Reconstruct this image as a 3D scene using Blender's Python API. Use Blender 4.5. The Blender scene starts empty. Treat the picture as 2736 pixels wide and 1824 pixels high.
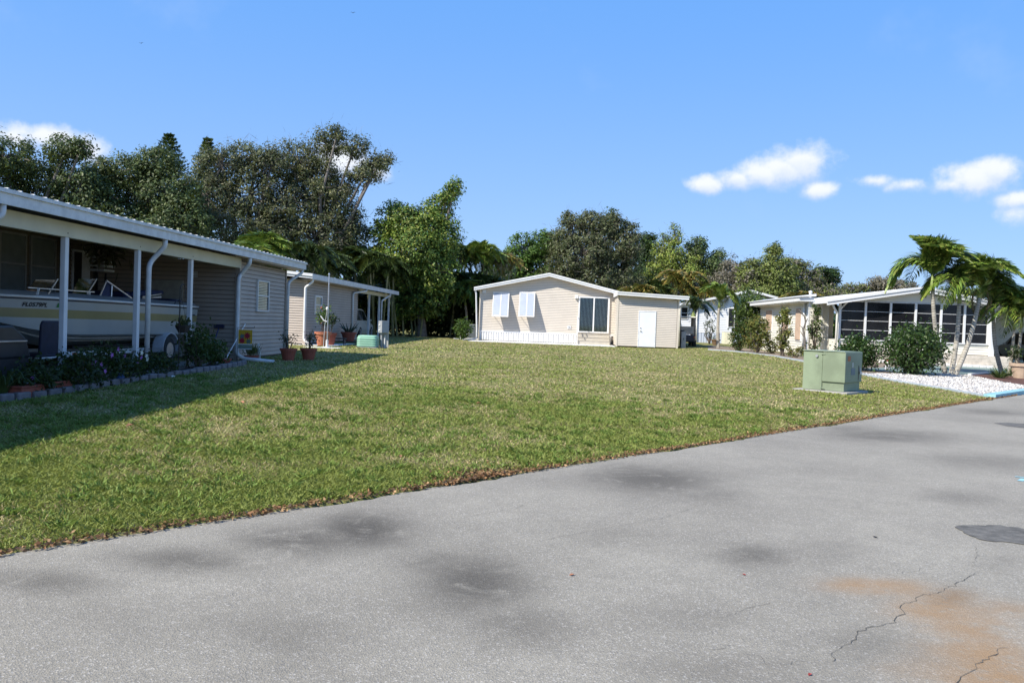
import bpy, bmesh, math, random
import numpy as np
from mathutils import Vector, Matrix
random.seed(7); RNG = np.random.default_rng(11)
sc = bpy.context.scene; COL = sc.collection

# ------------------------------------------------------------------ camera
F = 2208.0; CX, CY, EYE = 1368.0, 912.0, 1.6          # photo pixels, metres
def nrm(v): v = np.array(v, float); return v/np.linalg.norm(v)
Zc = nrm([.035, 1, .02264]); Yc = np.array([117/F, 46/F, -1.0]); Yc = nrm(Yc-Zc*Yc.dot(Zc)); Xc = np.cross(Yc, Zc)
R = np.array([Xc, Yc, Zc]); CAM = np.array([0, 0, EYE])
cam = bpy.data.cameras.new('camera'); camo = bpy.data.objects.new('camera', cam); COL.objects.link(camo)
cam.sensor_width = 36; cam.lens = F/2736*36; cam.clip_start = .1; cam.clip_end = 4000
camo.matrix_world = Matrix.Translation(CAM) @ Matrix(R.tolist()).to_4x4()
sc.camera = camo

# ------------------------------------------------------------------ sun, sky, exposure
LIGHT = nrm([.82, .64, -1.0])                           # direction the sunlight travels
sun = bpy.data.lights.new('sun', 'SUN'); sun.energy = 5.0; sun.angle = math.radians(.53); sun.color = (1, .94, .84)
suno = bpy.data.objects.new('sun', sun); COL.objects.link(suno); suno.location = (-20, -15, 40)
suno.rotation_euler = Vector(LIGHT).to_track_quat('-Z', 'Y').to_euler()
SUN_EL = math.asin(-LIGHT[2]); SUN_AZ = math.atan2(-LIGHT[0], -LIGHT[1])
sc.view_settings.view_transform = 'Standard'; sc.view_settings.look = 'None'
sc.view_settings.exposure = .56; sc.view_settings.gamma = 1; sc.view_settings.use_curve_mapping = False

def ray(x, y): return R @ np.array([(x-CX)/F, (CY-y)/F, -1.0])
def azel(x, y): r = nrm(ray(x, y)); return math.atan2(r[0], r[1]), math.asin(r[2])
class NT:
    def __init__(s, tree): s.t = tree; s.n = tree.nodes; s.l = tree.links
    def new(s, typ, **kw):
        nd = s.n.new(typ)
        for k, v in kw.items(): setattr(nd, k, v)
        return nd
    def put(s, sock, v):
        if isinstance(v, bpy.types.NodeSocket): s.l.new(v, sock)
        elif v is not None: sock.default_value = v
    def math(s, op, a, b=None, c=None, clamp=False):
        nd = s.new('ShaderNodeMath', operation=op, use_clamp=clamp)
        for i, v in enumerate((a, b, c)): s.put(nd.inputs[i], v)
        return nd.outputs[0]
    def mix(s, fac, a, b):
        nd = s.new('ShaderNodeMix', data_type='RGBA')
        s.put(nd.inputs[0], fac); s.put(nd.inputs[6], a); s.put(nd.inputs[7], b)
        return nd.outputs[2]
    def noise(s, vec, scale, detail=3, rough=.55, dist=0):
        nd = s.new('ShaderNodeTexNoise'); s.put(nd.inputs['Vector'], vec)
        nd.inputs['Scale'].default_value = scale; nd.inputs['Detail'].default_value = detail
        nd.inputs['Roughness'].default_value = rough; nd.inputs['Distortion'].default_value = dist
        return nd.outputs[0]
    def ramp(s, v, a, b, lo=0.0, hi=1.0):
        nd = s.new('ShaderNodeMapRange', interpolation_type='SMOOTHSTEP')
        s.put(nd.inputs[0], v)
        for i, q in enumerate((a, b, lo, hi)): nd.inputs[i+1].default_value = q
        return nd.outputs[0]
W = bpy.data.worlds.new('World'); sc.world = W; W.use_nodes = True
w = NT(W.node_tree); w.n.clear()
sky = w.new('ShaderNodeTexSky', sky_type='NISHITA'); sky.sun_disc = False
sky.sun_elevation = SUN_EL; sky.sun_rotation = SUN_AZ; sky.air_density = 1.0; sky.dust_density = .35; sky.ozone_density = 2.4; sky.altitude = 0
hs = w.new('ShaderNodeHueSaturation'); w.l.new(sky.outputs[0], hs.inputs['Color']); hs.inputs['Saturation'].default_value = 1.28; hs.inputs['Value'].default_value = 1.12
tc = w.new('ShaderNodeTexCoord'); sep = w.new('ShaderNodeSeparateXYZ'); w.l.new(tc.outputs['Generated'], sep.inputs[0])
AZ = w.math('ARCTAN2', sep.outputs[0], sep.outputs[1]); EL = w.math('ARCSINE', sep.outputs[2])
cmb = w.new('ShaderNodeCombineXYZ'); w.put(cmb.inputs[0], AZ); w.put(cmb.inputs[1], EL)
cn1 = w.noise(cmb.outputs[0], 32, 9, .6); cn2 = w.noise(cmb.outputs[0], 9, 3, .5)
blobs = []                                              # clouds: azimuth, elevation, half sizes in radians
def cloud(x, y, rx, ry, k=1.0): a, e = azel(x*1.1633, y*1.1633); blobs.append((a, e, rx*1.05/F, ry*1.03/F, k))
for c in [(1845,372,72,46),(1800,390,62,40),(1745,402,70,33),(1690,412,50,24),(1625,424,52,24),(1885,438,46,24),(2005,415,60,20,.75),(2085,424,66,22,.7),(2240,412,85,36),(2290,395,55,36),(2185,425,50,22,.9),(2345,458,55,20),(110,318,92,32,.9),(195,345,50,34,.9),(40,322,60,26,.9),(780,372,80,42,.9),(860,395,60,28,.8)]: cloud(*c)
for k in range(30):                                    # the same scattered fair-weather clouds all round
    a = .55+k*(2*math.pi-1.15)/30+random.uniform(-.05, .05); e = random.uniform(.1, .3); blobs.append((a if a < math.pi else a-2*math.pi, e, random.uniform(.03, .07), random.uniform(.014, .03), 1.0))
dens = dens2 = None
for a, e, ra, re, k in blobs:
    da = w.math('MULTIPLY', w.math('SUBTRACT', AZ, a), 1/ra); de = w.math('MULTIPLY', w.math('SUBTRACT', EL, e), 1/re)
    q = w.math('SUBTRACT', k, w.math('SQRT', w.math('ADD', w.math('MULTIPLY', da, da), w.math('MULTIPLY', de, de))))
    q2 = w.math('MULTIPLY_ADD', de, -.6, q)
    dens = q if dens is None else w.math('SMOOTH_MAX', dens, q, .25); dens2 = q2 if dens2 is None else w.math('SMOOTH_MAX', dens2, q2, .25)
dd = w.math('ADD', dens, w.math('MULTIPLY', w.math('SUBTRACT', cn1, .5), 1.9))
dd = w.math('ADD', dd, w.math('MULTIPLY', w.math('SUBTRACT', cn2, .5), .9))
cm = w.ramp(dd, -.3, .72)
wisp = w.math('MULTIPLY', w.ramp(w.noise(cmb.outputs[0], 5, 5, .62), .56, .8), .10)
cm = w.math('MAXIMUM', w.math('MULTIPLY', cm, .95), wisp)
ccol = w.mix(w.ramp(w.math('SUBTRACT', w.math('SUBTRACT', dens2, dens), w.math('MULTIPLY', w.math('SUBTRACT', cn1, .5), .8)), -.15, .55), (4.45, 4.6, 4.9, 1), (2.9, 3.45, 4.5, 1))
bg = w.new('ShaderNodeBackground'); bg.inputs['Strength'].default_value = .15
grad = w.mix(w.ramp(EL, 0.0, .42), (1.62, 2.58, 4.4, 1), (.78, 1.96, 4.5, 1)); grad = w.mix(w.ramp(EL, .4, 1.4), grad, (.36, 1.0, 3.0, 1))
w.put(bg.inputs['Color'], w.mix(cm, w.mix(.88, hs.outputs[0], grad), ccol))
wo = w.new('ShaderNodeOutputWorld'); w.l.new(bg.outputs[0], wo.inputs[0])

# ------------------------------------------------------------------ pixel to place
def on_z(x, y, z): r = ray(x, y); return CAM+r*((z-EYE)/r[2])
def on_Y(x, y, Y): r = ray(x, y); return CAM+r*(Y/r[1])
def on_X(x, y, X): r = ray(x, y); return CAM+r*(X/r[0])
RA = on_z(0, 1483, 0); RB = on_z(2664, 1064, 0); RD = nrm(RB-RA); RN = np.array([-RD[1], RD[0], 0])
def sst(t): t = np.clip(t, 0, 1); return t*t*(3-2*t)
def rd(X, Y): return (X-RA[0])*RN[0]+(Y-RA[1])*RN[1]
def terr(X, Y):
    d = np.maximum(rd(X, Y), 0)
    return .5*(1-np.exp(-d/14))+.14*sst((Y-30)/12)*sst((X-5)/5)
def on_t(x, y, dz=0):
    z = .2
    for i in range(60):
        p = on_z(x, y, z+dz); z = .5*z+.5*float(terr(p[0], p[1]))
    return np.array([p[0], p[1], z])

# ------------------------------------------------------------------ materials
MATS = {}
def M(name, col, rough=.6, var=.12, scale=6, bump=0, bscale=60, metal=0, spec=.5, fine=0):
    if name in MATS: return MATS[name]
    m = bpy.data.materials.new(name); m.use_nodes = True; t = NT(m.node_tree); b = t.n['Principled BSDF']
    geo = t.new('ShaderNodeNewGeometry'); P = geo.outputs['Position']
    n1 = t.noise(P, scale, 4, .6)
    f = t.ramp(n1, .3, .7)
    lo = tuple(c*(1-var) for c in col)+(1,); hi = tuple(min(1, c*(1+var)) for c in col)+(1,)
    c = t.mix(f, lo, hi)
    if fine:
        n2 = t.noise(P, scale*25, 2, .6); c = t.mix(t.math('MULTIPLY', t.ramp(n2, .35, .65), fine), c, tuple(x*.55 for x in col)+(1,))
    t.put(b.inputs['Base Color'], c); b.inputs['Roughness'].default_value = rough
    b.inputs['Metallic'].default_value = metal; b.inputs['Specular IOR Level'].default_value = spec
    if bump:
        bp = t.new('ShaderNodeBump'); bp.inputs['Strength'].default_value = bump; bp.inputs['Distance'].default_value = .01
        t.put(bp.inputs['Height'], t.noise(P, bscale, 4, .6)); t.l.new(bp.outputs[0], b.inputs['Normal'])
    MATS[name] = m; return m
def leafmat(name, rough=.55, trans=.3):
    if name in MATS: return MATS[name]
    m = bpy.data.materials.new(name); m.use_nodes = True; t = NT(m.node_tree); b = t.n['Principled BSDF']; out = t.n['Material Output']
    at = t.new('ShaderNodeAttribute', attribute_name='tint')
    t.l.new(at.outputs['Color'], b.inputs['Base Color']); b.inputs['Roughness'].default_value = rough; b.inputs['Specular IOR Level'].default_value = .3
    tr = t.new('ShaderNodeBsdfTranslucent'); t.put(tr.inputs[0], t.mix(.5, at.outputs['Color'], (.16, .2, .03, 1)))
    mx = t.new('ShaderNodeMixShader'); mx.inputs[0].default_value = trans
    t.l.new(b.outputs[0], mx.inputs[1]); t.l.new(tr.outputs[0], mx.inputs[2]); t.l.new(mx.outputs[0], out.inputs[0])
    MATS[name] = m; return m
def glassmat(name, tint, refl=.5):
    if name in MATS: return MATS[name]
    m = bpy.data.materials.new(name); m.use_nodes = True; t = NT(m.node_tree); out = t.n['Material Output']; t.n.remove(t.n['Principled BSDF'])
    tp = t.new('ShaderNodeBsdfTransparent'); tp.inputs[0].default_value = tint+(1,)
    gl = t.new('ShaderNodeBsdfGlossy'); gl.inputs['Roughness'].default_value = .03; gl.inputs[0].default_value = (.9, .95, 1, 1)
    fr = t.new('ShaderNodeFresnel'); fr.inputs[0].default_value = 1.5
    geo = t.new('ShaderNodeNewGeometry'); bp = t.new('ShaderNodeBump'); bp.inputs['Strength'].default_value = .02
    t.put(bp.inputs['Height'], t.noise(geo.outputs['Position'], 3, 2)); t.l.new(bp.outputs[0], gl.inputs['Normal'])
    mx = t.new('ShaderNodeMixShader'); t.put(mx.inputs[0], t.math('MULTIPLY', fr.outputs[0], refl*2, clamp=True)); t.l.new(tp.outputs[0], mx.inputs[1]); t.l.new(gl.outputs[0], mx.inputs[2])
    t.l.new(mx.outputs[0], out.inputs[0]); MATS[name] = m; return m

# ------------------------------------------------------------------ builders
WO = {}
def tag(o, label=None, cat=None, group=None, kind=None):
    if label: o['label'] = label
    if cat: o['category'] = cat
    if group: o['group'] = group
    if kind: o['kind'] = kind
    return o
def thing(name, label, cat, loc, group=None, rz=0):
    o = bpy.data.objects.new(name, None); COL.objects.link(o); o.location = [float(q) for q in loc]; o.rotation_euler[2] = rz; o.empty_display_size = .2
    WO[o] = np.array(loc, float); return tag(o, label, cat, group)
def place(name, me, parent=None, loc=(0, 0, 0), rot=None, scale=None):
    o = bpy.data.objects.new(name, me); COL.objects.link(o); o.location = [float(q) for q in loc]
    if rot is not None: o.rotation_euler = rot
    if scale is not None: o.scale = scale if hasattr(scale, '__len__') else (scale,)*3
    if parent is not None: o.parent = parent
    return o
class MB:
    def __init__(s): s.v = []; s.f = []
    def add(s, vs, fs):
        k = len(s.v); s.v += [tuple(float(c) for c in q) for q in vs]; s.f += [tuple(i+k for i in f) for f in fs]; return s
    def box(s, x0, x1, y0, y1, z0, z1):
        return s.add([(x0,y0,z0),(x1,y0,z0),(x1,y1,z0),(x0,y1,z0),(x0,y0,z1),(x1,y0,z1),(x1,y1,z1),(x0,y1,z1)], [(0,3,2,1),(4,5,6,7),(0,1,5,4),(1,2,6,5),(2,3,7,6),(3,0,4,7)])
    def prism(s, poly, vec):
        p = [np.array(q, float) for q in poly]; k = len(p); vec = np.array(vec, float)
        return s.add(p+[q+vec for q in p], [tuple(range(k))[::-1], tuple(range(k, 2*k))]+[(i, (i+1) % k, (i+1) % k+k, i+k) for i in range(k)])
    def bar(s, a, b, w, h=None, up=(0, 0, 1)):
        a = np.array(a, float); b = np.array(b, float); h = h or w; d = nrm(b-a); u = np.array(up, float)
        if abs(d.dot(nrm(u))) > .97: u = np.array([0, 1., 0])
        x = nrm(np.cross(d, u)); y = np.cross(x, d)
        q = [x*w/2*i+y*h/2*j for i, j in ((-1, -1), (1, -1), (1, 1), (-1, 1))]
        return s.add([a+e for e in q]+[b+e for e in q], [(3,2,1,0),(4,5,6,7),(0,1,5,4),(1,2,6,5),(2,3,7,6),(3,0,4,7)])
    def tube(s, path, r, n=8, cap=True, sq=None):
        path = [np.array(p, float) for p in path]; k = len(path); rr = r if hasattr(r, '__len__') else [r]*k
        vs = []; prev = None
        for i, p in enumerate(path):
            d = nrm(path[min(i+1, k-1)]-path[max(i-1, 0)])
            if prev is None: u = np.array([0, 0, 1.]) if abs(d[2]) < .9 else np.array([1., 0, 0])
            else: u = prev
            x = nrm(np.cross(d, u)); y = np.cross(x, d); prev = y
            for j in range(n):
                a = 2*math.pi*(j+.5)/n; vs.append(p+rr[i]*(math.cos(a)*x*(sq or 1)+math.sin(a)*y))
        fs = [(i*n+j, i*n+(j+1) % n, (i+1)*n+(j+1) % n, (i+1)*n+j) for i in range(k-1) for j in range(n)]
        if cap: fs += [tuple(range(n))[::-1], tuple(range((k-1)*n, k*n))]
        return s.add(vs, fs)
    def lathe(s, prof, c, n=16):
        c = np.array(c, float); vs = []; k = len(prof)
        for r, z in prof:
            for j in range(n): a = 2*math.pi*j/n; vs.append(c+np.array([r*math.cos(a), r*math.sin(a), z]))
        fs = [(i*n+j, i*n+(j+1) % n, (i+1)*n+(j+1) % n, (i+1)*n+j) for i in range(k-1) for j in range(n)]
        fs += [tuple(range(n))[::-1], tuple(range((k-1)*n, k*n))]
        return s.add(vs, fs)
    def ell(s, c, rx, ry, rz, n=10, m=7, jit=0):
        c = np.array(c, float); prof = []
        vs = []
        for i in range(m+1):
            th = math.pi*i/m
            for j in range(n):
                a = 2*math.pi*j/n; q = 1+random.uniform(-jit, jit); vs.append(c+np.array([rx*math.sin(th)*math.cos(a), ry*math.sin(th)*math.sin(a), -rz*math.cos(th)])*q)
        return s.add(vs, [(i*n+j, i*n+(j+1) % n, (i+1)*n+(j+1) % n, (i+1)*n+j) for i in range(m) for j in range(n)])
    def loft(s, rings, closed=True, caps=True):
        n = len(rings[0]); vs = [q for r in rings for q in r]; k = len(rings); m = n if closed else n-1
        fs = [(i*n+j, i*n+(j+1) % n, (i+1)*n+(j+1) % n, (i+1)*n+j) for i in range(k-1) for j in range(m)]
        if caps: fs += [tuple(range(n))[::-1], tuple(range((k-1)*n, k*n))]
        return s.add(vs, fs)
    def mesh(s, name, mat, origin=(0, 0, 0), smooth=False):
        me = bpy.data.meshes.new(name); o = np.array(origin, float)
        me.from_pydata([tuple(np.array(q)-o) for q in s.v], [], s.f)
        if mat: me.materials.append(mat)
        bm = bmesh.new(); bm.from_mesh(me); bmesh.ops.recalc_face_normals(bm, faces=bm.faces); bm.to_mesh(me); bm.free()
        if smooth:
            for p in me.polygons: p.use_smooth = True
        return me
    def build(s, name, mat, parent=None, loc=None, smooth=False, bevel=0):
        org = WO[parent] if parent is not None else np.array(loc if loc is not None else (0, 0, 0), float)
        o = place(name, s.mesh(name, mat, org, smooth), parent, (0, 0, 0) if parent is not None else org)
        WO[o] = org
        if bevel:
            b = o.modifiers.new('bevel', 'BEVEL'); b.width = bevel; b.segments = 2; b.limit_method = 'ANGLE'
        return o
def npmesh(name, verts, nper, cols, mat):
    """faces of nper own vertices each, one tint per face"""
    verts = np.asarray(verts, np.float32).reshape(-1, 3); nf = len(verts)//nper
    me = bpy.data.meshes.new(name); me.vertices.add(len(verts)); me.vertices.foreach_set('co', verts.ravel())
    me.loops.add(nf*nper); me.loops.foreach_set('vertex_index', np.arange(nf*nper, dtype=np.int32))
    me.polygons.add(nf); me.polygons.foreach_set('loop_start', np.arange(0, nf*nper, nper, dtype=np.int32))
    at = me.attributes.new('tint', 'FLOAT_COLOR', 'FACE'); c4 = np.ones((nf, 4), np.float32); c4[:, :3] = cols; at.data.foreach_set('color', c4.ravel())
    me.update(); me.validate(); me.materials.append(mat); return me
def rand_dirs(n, rng=RNG): v = rng.normal(size=(n, 3)); return v/np.linalg.norm(v, axis=1, keepdims=True)
def tints(n, palette, rng=RNG, jit=.25):
    pal = np.array([p[:3] for p in palette]); wts = np.array([p[3] if len(p) > 3 else 1 for p in palette]); wts = wts/wts.sum()
    c = pal[rng.choice(len(pal), n, p=wts)]; return c*(1+rng.uniform(-jit, jit, (n, 1)))
def leaf_quads(cen, size, rng=RNG, aspect=.45, droop=0.0, dirs=None, out=None):
    n = len(cen); d = rand_dirs(n, rng) if dirs is None else dirs
    d = d+np.array([0, 0, -droop]); d /= np.linalg.norm(d, axis=1, keepdims=True)
    u = rand_dirs(n, rng)
    if out is not None:                                   # leaves face outwards from the crown
        nn = out+rand_dirs(n, rng)*.7; d = np.cross(nn, rand_dirs(n, rng)); d /= np.linalg.norm(d, axis=1, keepdims=True)+1e-9; u = nn
    u = np.cross(d, u); u /= np.linalg.norm(u, axis=1, keepdims=True)+1e-9
    s = size*rng.uniform(.6, 1.3, (n, 1)); a = cen; m = cen+d*s*.5; e = cen+d*s
    return np.stack([a, m+u*s*aspect*.5, e, m-u*s*aspect*.5], 1).reshape(-1, 3)

# ------------------------------------------------------------------ the setting: ground, road
lawnM = bpy.data.materials.new('lawn_soil'); lawnM.use_nodes = True
t = NT(lawnM.node_tree); b = t.n['Principled BSDF']; g = t.new('ShaderNodeNewGeometry'); P = g.outputs['Position']
big = t.ramp(t.noise(P, .22, 4, .6), .35, .65); mid = t.ramp(t.noise(P, 1.7, 5, .65), .38, .62); fin = t.ramp(t.noise(P, 30, 4, .7), .35, .65)
c = t.mix(mid, (.19, .22, .055, 1), (.29, .265, .11, 1)); c = t.mix(t.math('MULTIPLY', big, .45), c, (.33, .26, .13, 1)); c = t.mix(t.math('MULTIPLY', fin, .6), c, (.05, .06, .02, 1))
t.put(b.inputs['Base Color'], c); b.inputs['Roughness'].default_value = .9; b.inputs['Specular IOR Level'].default_value = .1
bp = t.new('ShaderNodeBump'); bp.inputs['Strength'].default_value = .7; bp.inputs['Distance'].default_value = .03; t.put(bp.inputs['Height'], t.noise(P, 45, 4, .7)); t.l.new(bp.outputs[0], b.inputs['Normal'])

def road_pt(s, d, z=0): return (RA[0]+RD[0]*s+RN[0]*d, RA[1]+RD[1]*s+RN[1]*d, z)
sv = np.concatenate([[-900, -400, -150, -60], np.arange(-30, 70, 1.5), [80, 110, 160, 260, 500, 1000]])
dv = np.concatenate([[-900, -300, -80, -20, -3, -.25, -.02], [.03, .3], np.arange(1, 60, 1.5), [70, 100, 160, 300, 900]])
vs = []
for s_ in sv:
    for d_ in dv:
        x, y, z = road_pt(s_, d_)
        vs.append((x, y, -.06 if d_ < 0 else float(terr(x, y))+.006))
nd = len(dv); fs = [(i*nd+j, i*nd+j+1, (i+1)*nd+j+1, (i+1)*nd+j) for i in range(len(sv)-1) for j in range(nd-1)]
me = bpy.data.meshes.new('lawn'); me.from_pydata(vs, [], fs); me.materials.append(lawnM)
for p in me.polygons: p.use_smooth = True
bmx = bmesh.new(); bmx.from_mesh(me); bmesh.ops.recalc_face_normals(bmx, faces=bmx.faces); bmx.to_mesh(me); bmx.free()
tag(place('lawn', me), kind='structure')

# road with stains painted as an attribute of the asphalt itself
aspM = bpy.data.materials.new('asphalt'); aspM.use_nodes = True
t = NT(aspM.node_tree); b = t.n['Principled BSDF']; g = t.new('ShaderNodeNewGeometry'); P = g.outputs['Position']
at = t.new('ShaderNodeAttribute', attribute_name='stain'); sp = t.new('ShaderNodeSeparateColor'); t.l.new(at.outputs['Color'], sp.inputs[0])
vor = t.new('ShaderNodeTexVoronoi'); vor.inputs['Scale'].default_value = 120; t.l.new(P, vor.inputs['Vector'])
vsep = t.new('ShaderNodeSeparateColor'); t.l.new(vor.outputs['Color'], vsep.inputs[0])
grit = t.noise(P, 130, 3, .7); grit2 = t.noise(P, 38, 4, .7)
c = t.mix(t.ramp(t.noise(P, .5, 5, .6), .3, .7), (.252, .230, .184, 1), (.335, .308, .248, 1))
c = t.mix(t.math('MULTIPLY', t.ramp(t.noise(P, 5, 6, .7, .4), .35, .7), .22), c, (.15, .14, .115, 1))
c = t.mix(t.ramp(grit2, .3, .75), t.mix(.18, c, (.1, .1, .1, 1)), c)
c = t.mix(t.math('MULTIPLY', t.ramp(vsep.outputs[0], .78, 1), .5), c, (.55, .52, .47, 1))
c = t.mix(t.math('MULTIPLY', t.ramp(vsep.outputs[1], .62, 1), .45), c, (.13, .128, .125, 1))
c = t.mix(t.ramp(grit, .62, .8), c, (.42, .4, .37, 1))
stn = t.math('MULTIPLY', sp.outputs[0], t.ramp(t.noise(P, 2.4, 9, .78, .8), .26, .52)); stn = t.math('MULTIPLY', stn, t.ramp(grit2, .15, .6, .55, 1))
c = t.mix(t.math('MULTIPLY', stn, 1.15, clamp=True), c, (.088, .08, .066, 1))
rst = t.math('MULTIPLY', sp.outputs[1], t.ramp(t.noise(P, 5, 8, .78), .24, .55)); c = t.mix(t.math('MULTIPLY', rst, .85), c, (.295, .18, .085, 1))
t.put(b.inputs['Base Color'], c); b.inputs['Roughness'].default_value = .85; b.inputs['Specular IOR Level'].default_value = .25
bp = t.new('ShaderNodeBump'); bp.inputs['Strength'].default_value = .55; bp.inputs['Distance'].default_value = .006; t.put(bp.inputs['Height'], t.math('ADD', grit, vor.outputs['Distance'])); t.l.new(bp.outputs[0], b.inputs['Normal'])
sv = np.concatenate([[-400, -100, -30], np.arange(-10, 36, .14), np.arange(36, 60, 1), [80, 200, 600]])
dv = np.concatenate([[-60, -40, -30], np.arange(-20, 0, .14), [0.0]])
S, D = np.meshgrid(sv, dv, indexing='ij'); edge = (.05*np.sin(S*1.3)+.04*np.sin(S*3.7+1)+RNG.uniform(-.035, .035, S.shape))
D2 = D+np.where(D > -.001, edge, 0); X = RA[0]+RD[0]*S+RN[0]*D2; Yy = RA[1]+RD[1]*S+RN[1]*D2
Z = np.where(D > -.1, -.004, 0)+.02*0
stain = np.zeros(X.shape); rust = np.zeros(X.shape)
def blob(x, y, rx, ry, k, arr, ex=1.1633):
    c0 = on_z(x*ex, y*ex, 0); cx_ = on_z((x+rx)*ex, y*ex+.035*rx*ex, 0)-c0; cy_ = on_z(x*ex, (y-ry)*ex, 0)-c0
    A = np.array([[cx_[0], cy_[0]], [cx_[1], cy_[1]]]); I = np.linalg.inv(A)
    px = X-c0[0]; py = Yy-c0[1]; a = I[0, 0]*px+I[0, 1]*py; bb = I[1, 0]*px+I[1, 1]*py
    arr[:] = np.maximum(arr, k*np.exp(-((a*a+bb*bb)**1.25)*.75))
for q in [(830,1215,105,38,.95),(680,1240,130,30,.8),(420,1285,150,26,.7),(1090,1335,120,55,.85),(1000,1290,90,30,.55),(1500,1100,140,26,.8),(1620,1130,90,18,.4),(1450,1080,70,14,.6),(1725,1275,70,22,.7),(2030,1000,130,14,.65),(1960,985,70,9,.5),(2200,1140,80,14,.35),(2250,1060,120,14,.35),(110,1335,120,26,.6),(1190,1430,110,45,.45),(620,1460,160,60,.3),(1900,1260,90,25,.25),(2000,1480,130,40,.35),(2300,1290,60,20,.3),(2180,1370,40,22,.6),(300,1420,200,45,.22),(2280,945,90,7,.5),(1420,1230,120,25,.25),(1700,1540,200,30,.3),(1560,1420,120,30,.22)]: blob(*q, stain)
for q in [(1995,1345,85,16,1),(2080,1350,65,16,.8),(2170,1375,70,22,.8),(2150,1400,90,24,.95),(2230,1440,90,30,.9),(2190,1490,80,28,.5),(2260,1500,100,40,1),(2300,1555,130,45,1),(2120,1540,70,25,.5),(2310,1400,90,18,.6)]: blob(*q, rust)
nd = D.shape[1]; idx = np.arange(D.size).reshape(D.shape)
me = bpy.data.meshes.new('road'); q = np.stack([idx[:-1, :-1], idx[:-1, 1:], idx[1:, 1:], idx[1:, :-1]], -1).reshape(-1, 4)
co = np.stack([X, Yy, Z], -1).reshape(-1, 3); me.vertices.add(len(co)); me.vertices.foreach_set('co', co.astype(np.float32).ravel())
me.loops.add(q.size); me.loops.foreach_set('vertex_index', q[:, ::-1].astype(np.int32).ravel()); me.polygons.add(len(q)); me.polygons.foreach_set('loop_start', np.arange(0, q.size, 4, dtype=np.int32)); me.update()
a4 = me.attributes.new('stain', 'FLOAT_COLOR', 'POINT'); cc = np.zeros((len(co), 4), np.float32); cc[:, 0] = stain.ravel(); cc[:, 1] = rust.ravel(); cc[:, 3] = 1; a4.data.foreach_set('color', cc.ravel())
me.materials.append(aspM)
if me.polygons[len(me.polygons)//2].normal.z < 0: me.flip_normals()
tag(place('road', me), kind='structure')

def sheet(name, poly, dz, mat, flat=None, thick=0, step=1.0):
    """polygon laid over the terrain, cut on a grid so that it follows the ground"""
    bm = bmesh.new(); vs = [bm.verts.new((float(p[0]), float(p[1]), 0)) for p in poly]; bm.faces.new(vs)
    for ax in (0, 1):
        lo = min(p[ax] for p in poly); hi = max(p[ax] for p in poly); k = lo+step
        while k < hi:
            no = (1, 0, 0) if ax == 0 else (0, 1, 0)
            bmesh.ops.bisect_plane(bm, geom=bm.verts[:]+bm.edges[:]+bm.faces[:], plane_co=(k if ax == 0 else 0, k if ax == 1 else 0, 0), plane_no=no); k += step
    for v in bm.verts: v.co.z = (float(terr(v.co.x, v.co.y)) if flat is None else flat)+dz
    bmesh.ops.recalc_face_normals(bm, faces=bm.faces)
    if bm.faces[0].normal.z < 0 if len(bm.faces) else False: bmesh.ops.reverse_faces(bm, faces=bm.faces)
    if thick:
        ex = bmesh.ops.extrude_face_region(bm, geom=bm.faces[:]); bmesh.ops.translate(bm, verts=[e for e in ex['geom'] if isinstance(e, bmesh.types.BMVert)], vec=(0, 0, -thick)); bmesh.ops.recalc_face_normals(bm, faces=bm.faces)
    me = bpy.data.meshes.new(name); bm.to_mesh(me); bm.free(); me.materials.append(mat); return place(name, me)
def tpoly(px): return [on_t(x, y) for x, y in px]

concM = M('concrete', (.36, .345, .31), .85, .12, 2.5, .3, 80, fine=.25)
slabM = M('pale_slab', (.66, .65, .62), .8, .08, 2, .15, 60)
whiteM = M('white_paint', (.70, .70, .69), .45, .04, 3)
greyfM = M('weathered_gutter_white', (.60, .61, .61), .5, .12, 5, fine=.2)
creamM = M('cream_trim', (.56, .53, .40), .5, .06, 2)
darkM = M('dark_void', (.012, .012, .013), .7, .2, 2)
sideA = M('vinyl_siding_taupe', (.36, .30, .25), .5, .07, 1.2, .05, 30)
sideB = M('vinyl_siding_tan', (.45, .385, .325), .5, .06, 1.2, .05, 30)
sideC = M('vinyl_siding_beige', (.62, .555, .47), .5, .05, 1.0, .05, 30)
sideW = M('vinyl_siding_white', (.74, .75, .77), .5, .04, 1.0)
sideY = M('vinyl_siding_cream', (.76, .73, .63), .5, .05, 1.0)
metalM = M('aluminium', (.6, .61, .63), .3, .08, 8, metal=.8)
greymM = M('grey_metal', (.30, .31, .32), .45, .08, 5)
blackM = M('black_plastic', (.015, .015, .017), .45, .3, 5)
rubberM = M('tyre_rubber', (.02, .02, .021), .8, .3, 8)
terraM = M('terracotta', (.30, .075, .045), .7, .15, 7, .15, 40)
barkM = M('grey_bark', (.17, .15, .13), .9, .35, 5, .6, 18, fine=.4)
barkD = M('brown_bark', (.11, .085, .065), .9, .3, 6, .6, 18, fine=.4)
winM = M('dark_window_glass', (.012, .013, .016), .08, .2, 1, spec=.6)
LEAF = leafmat('leaves', .5, .28); LEAFD = leafmat('glossy_leaves', .35, .15); GRASS = leafmat('grass_blades', .6, .3)

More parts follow.
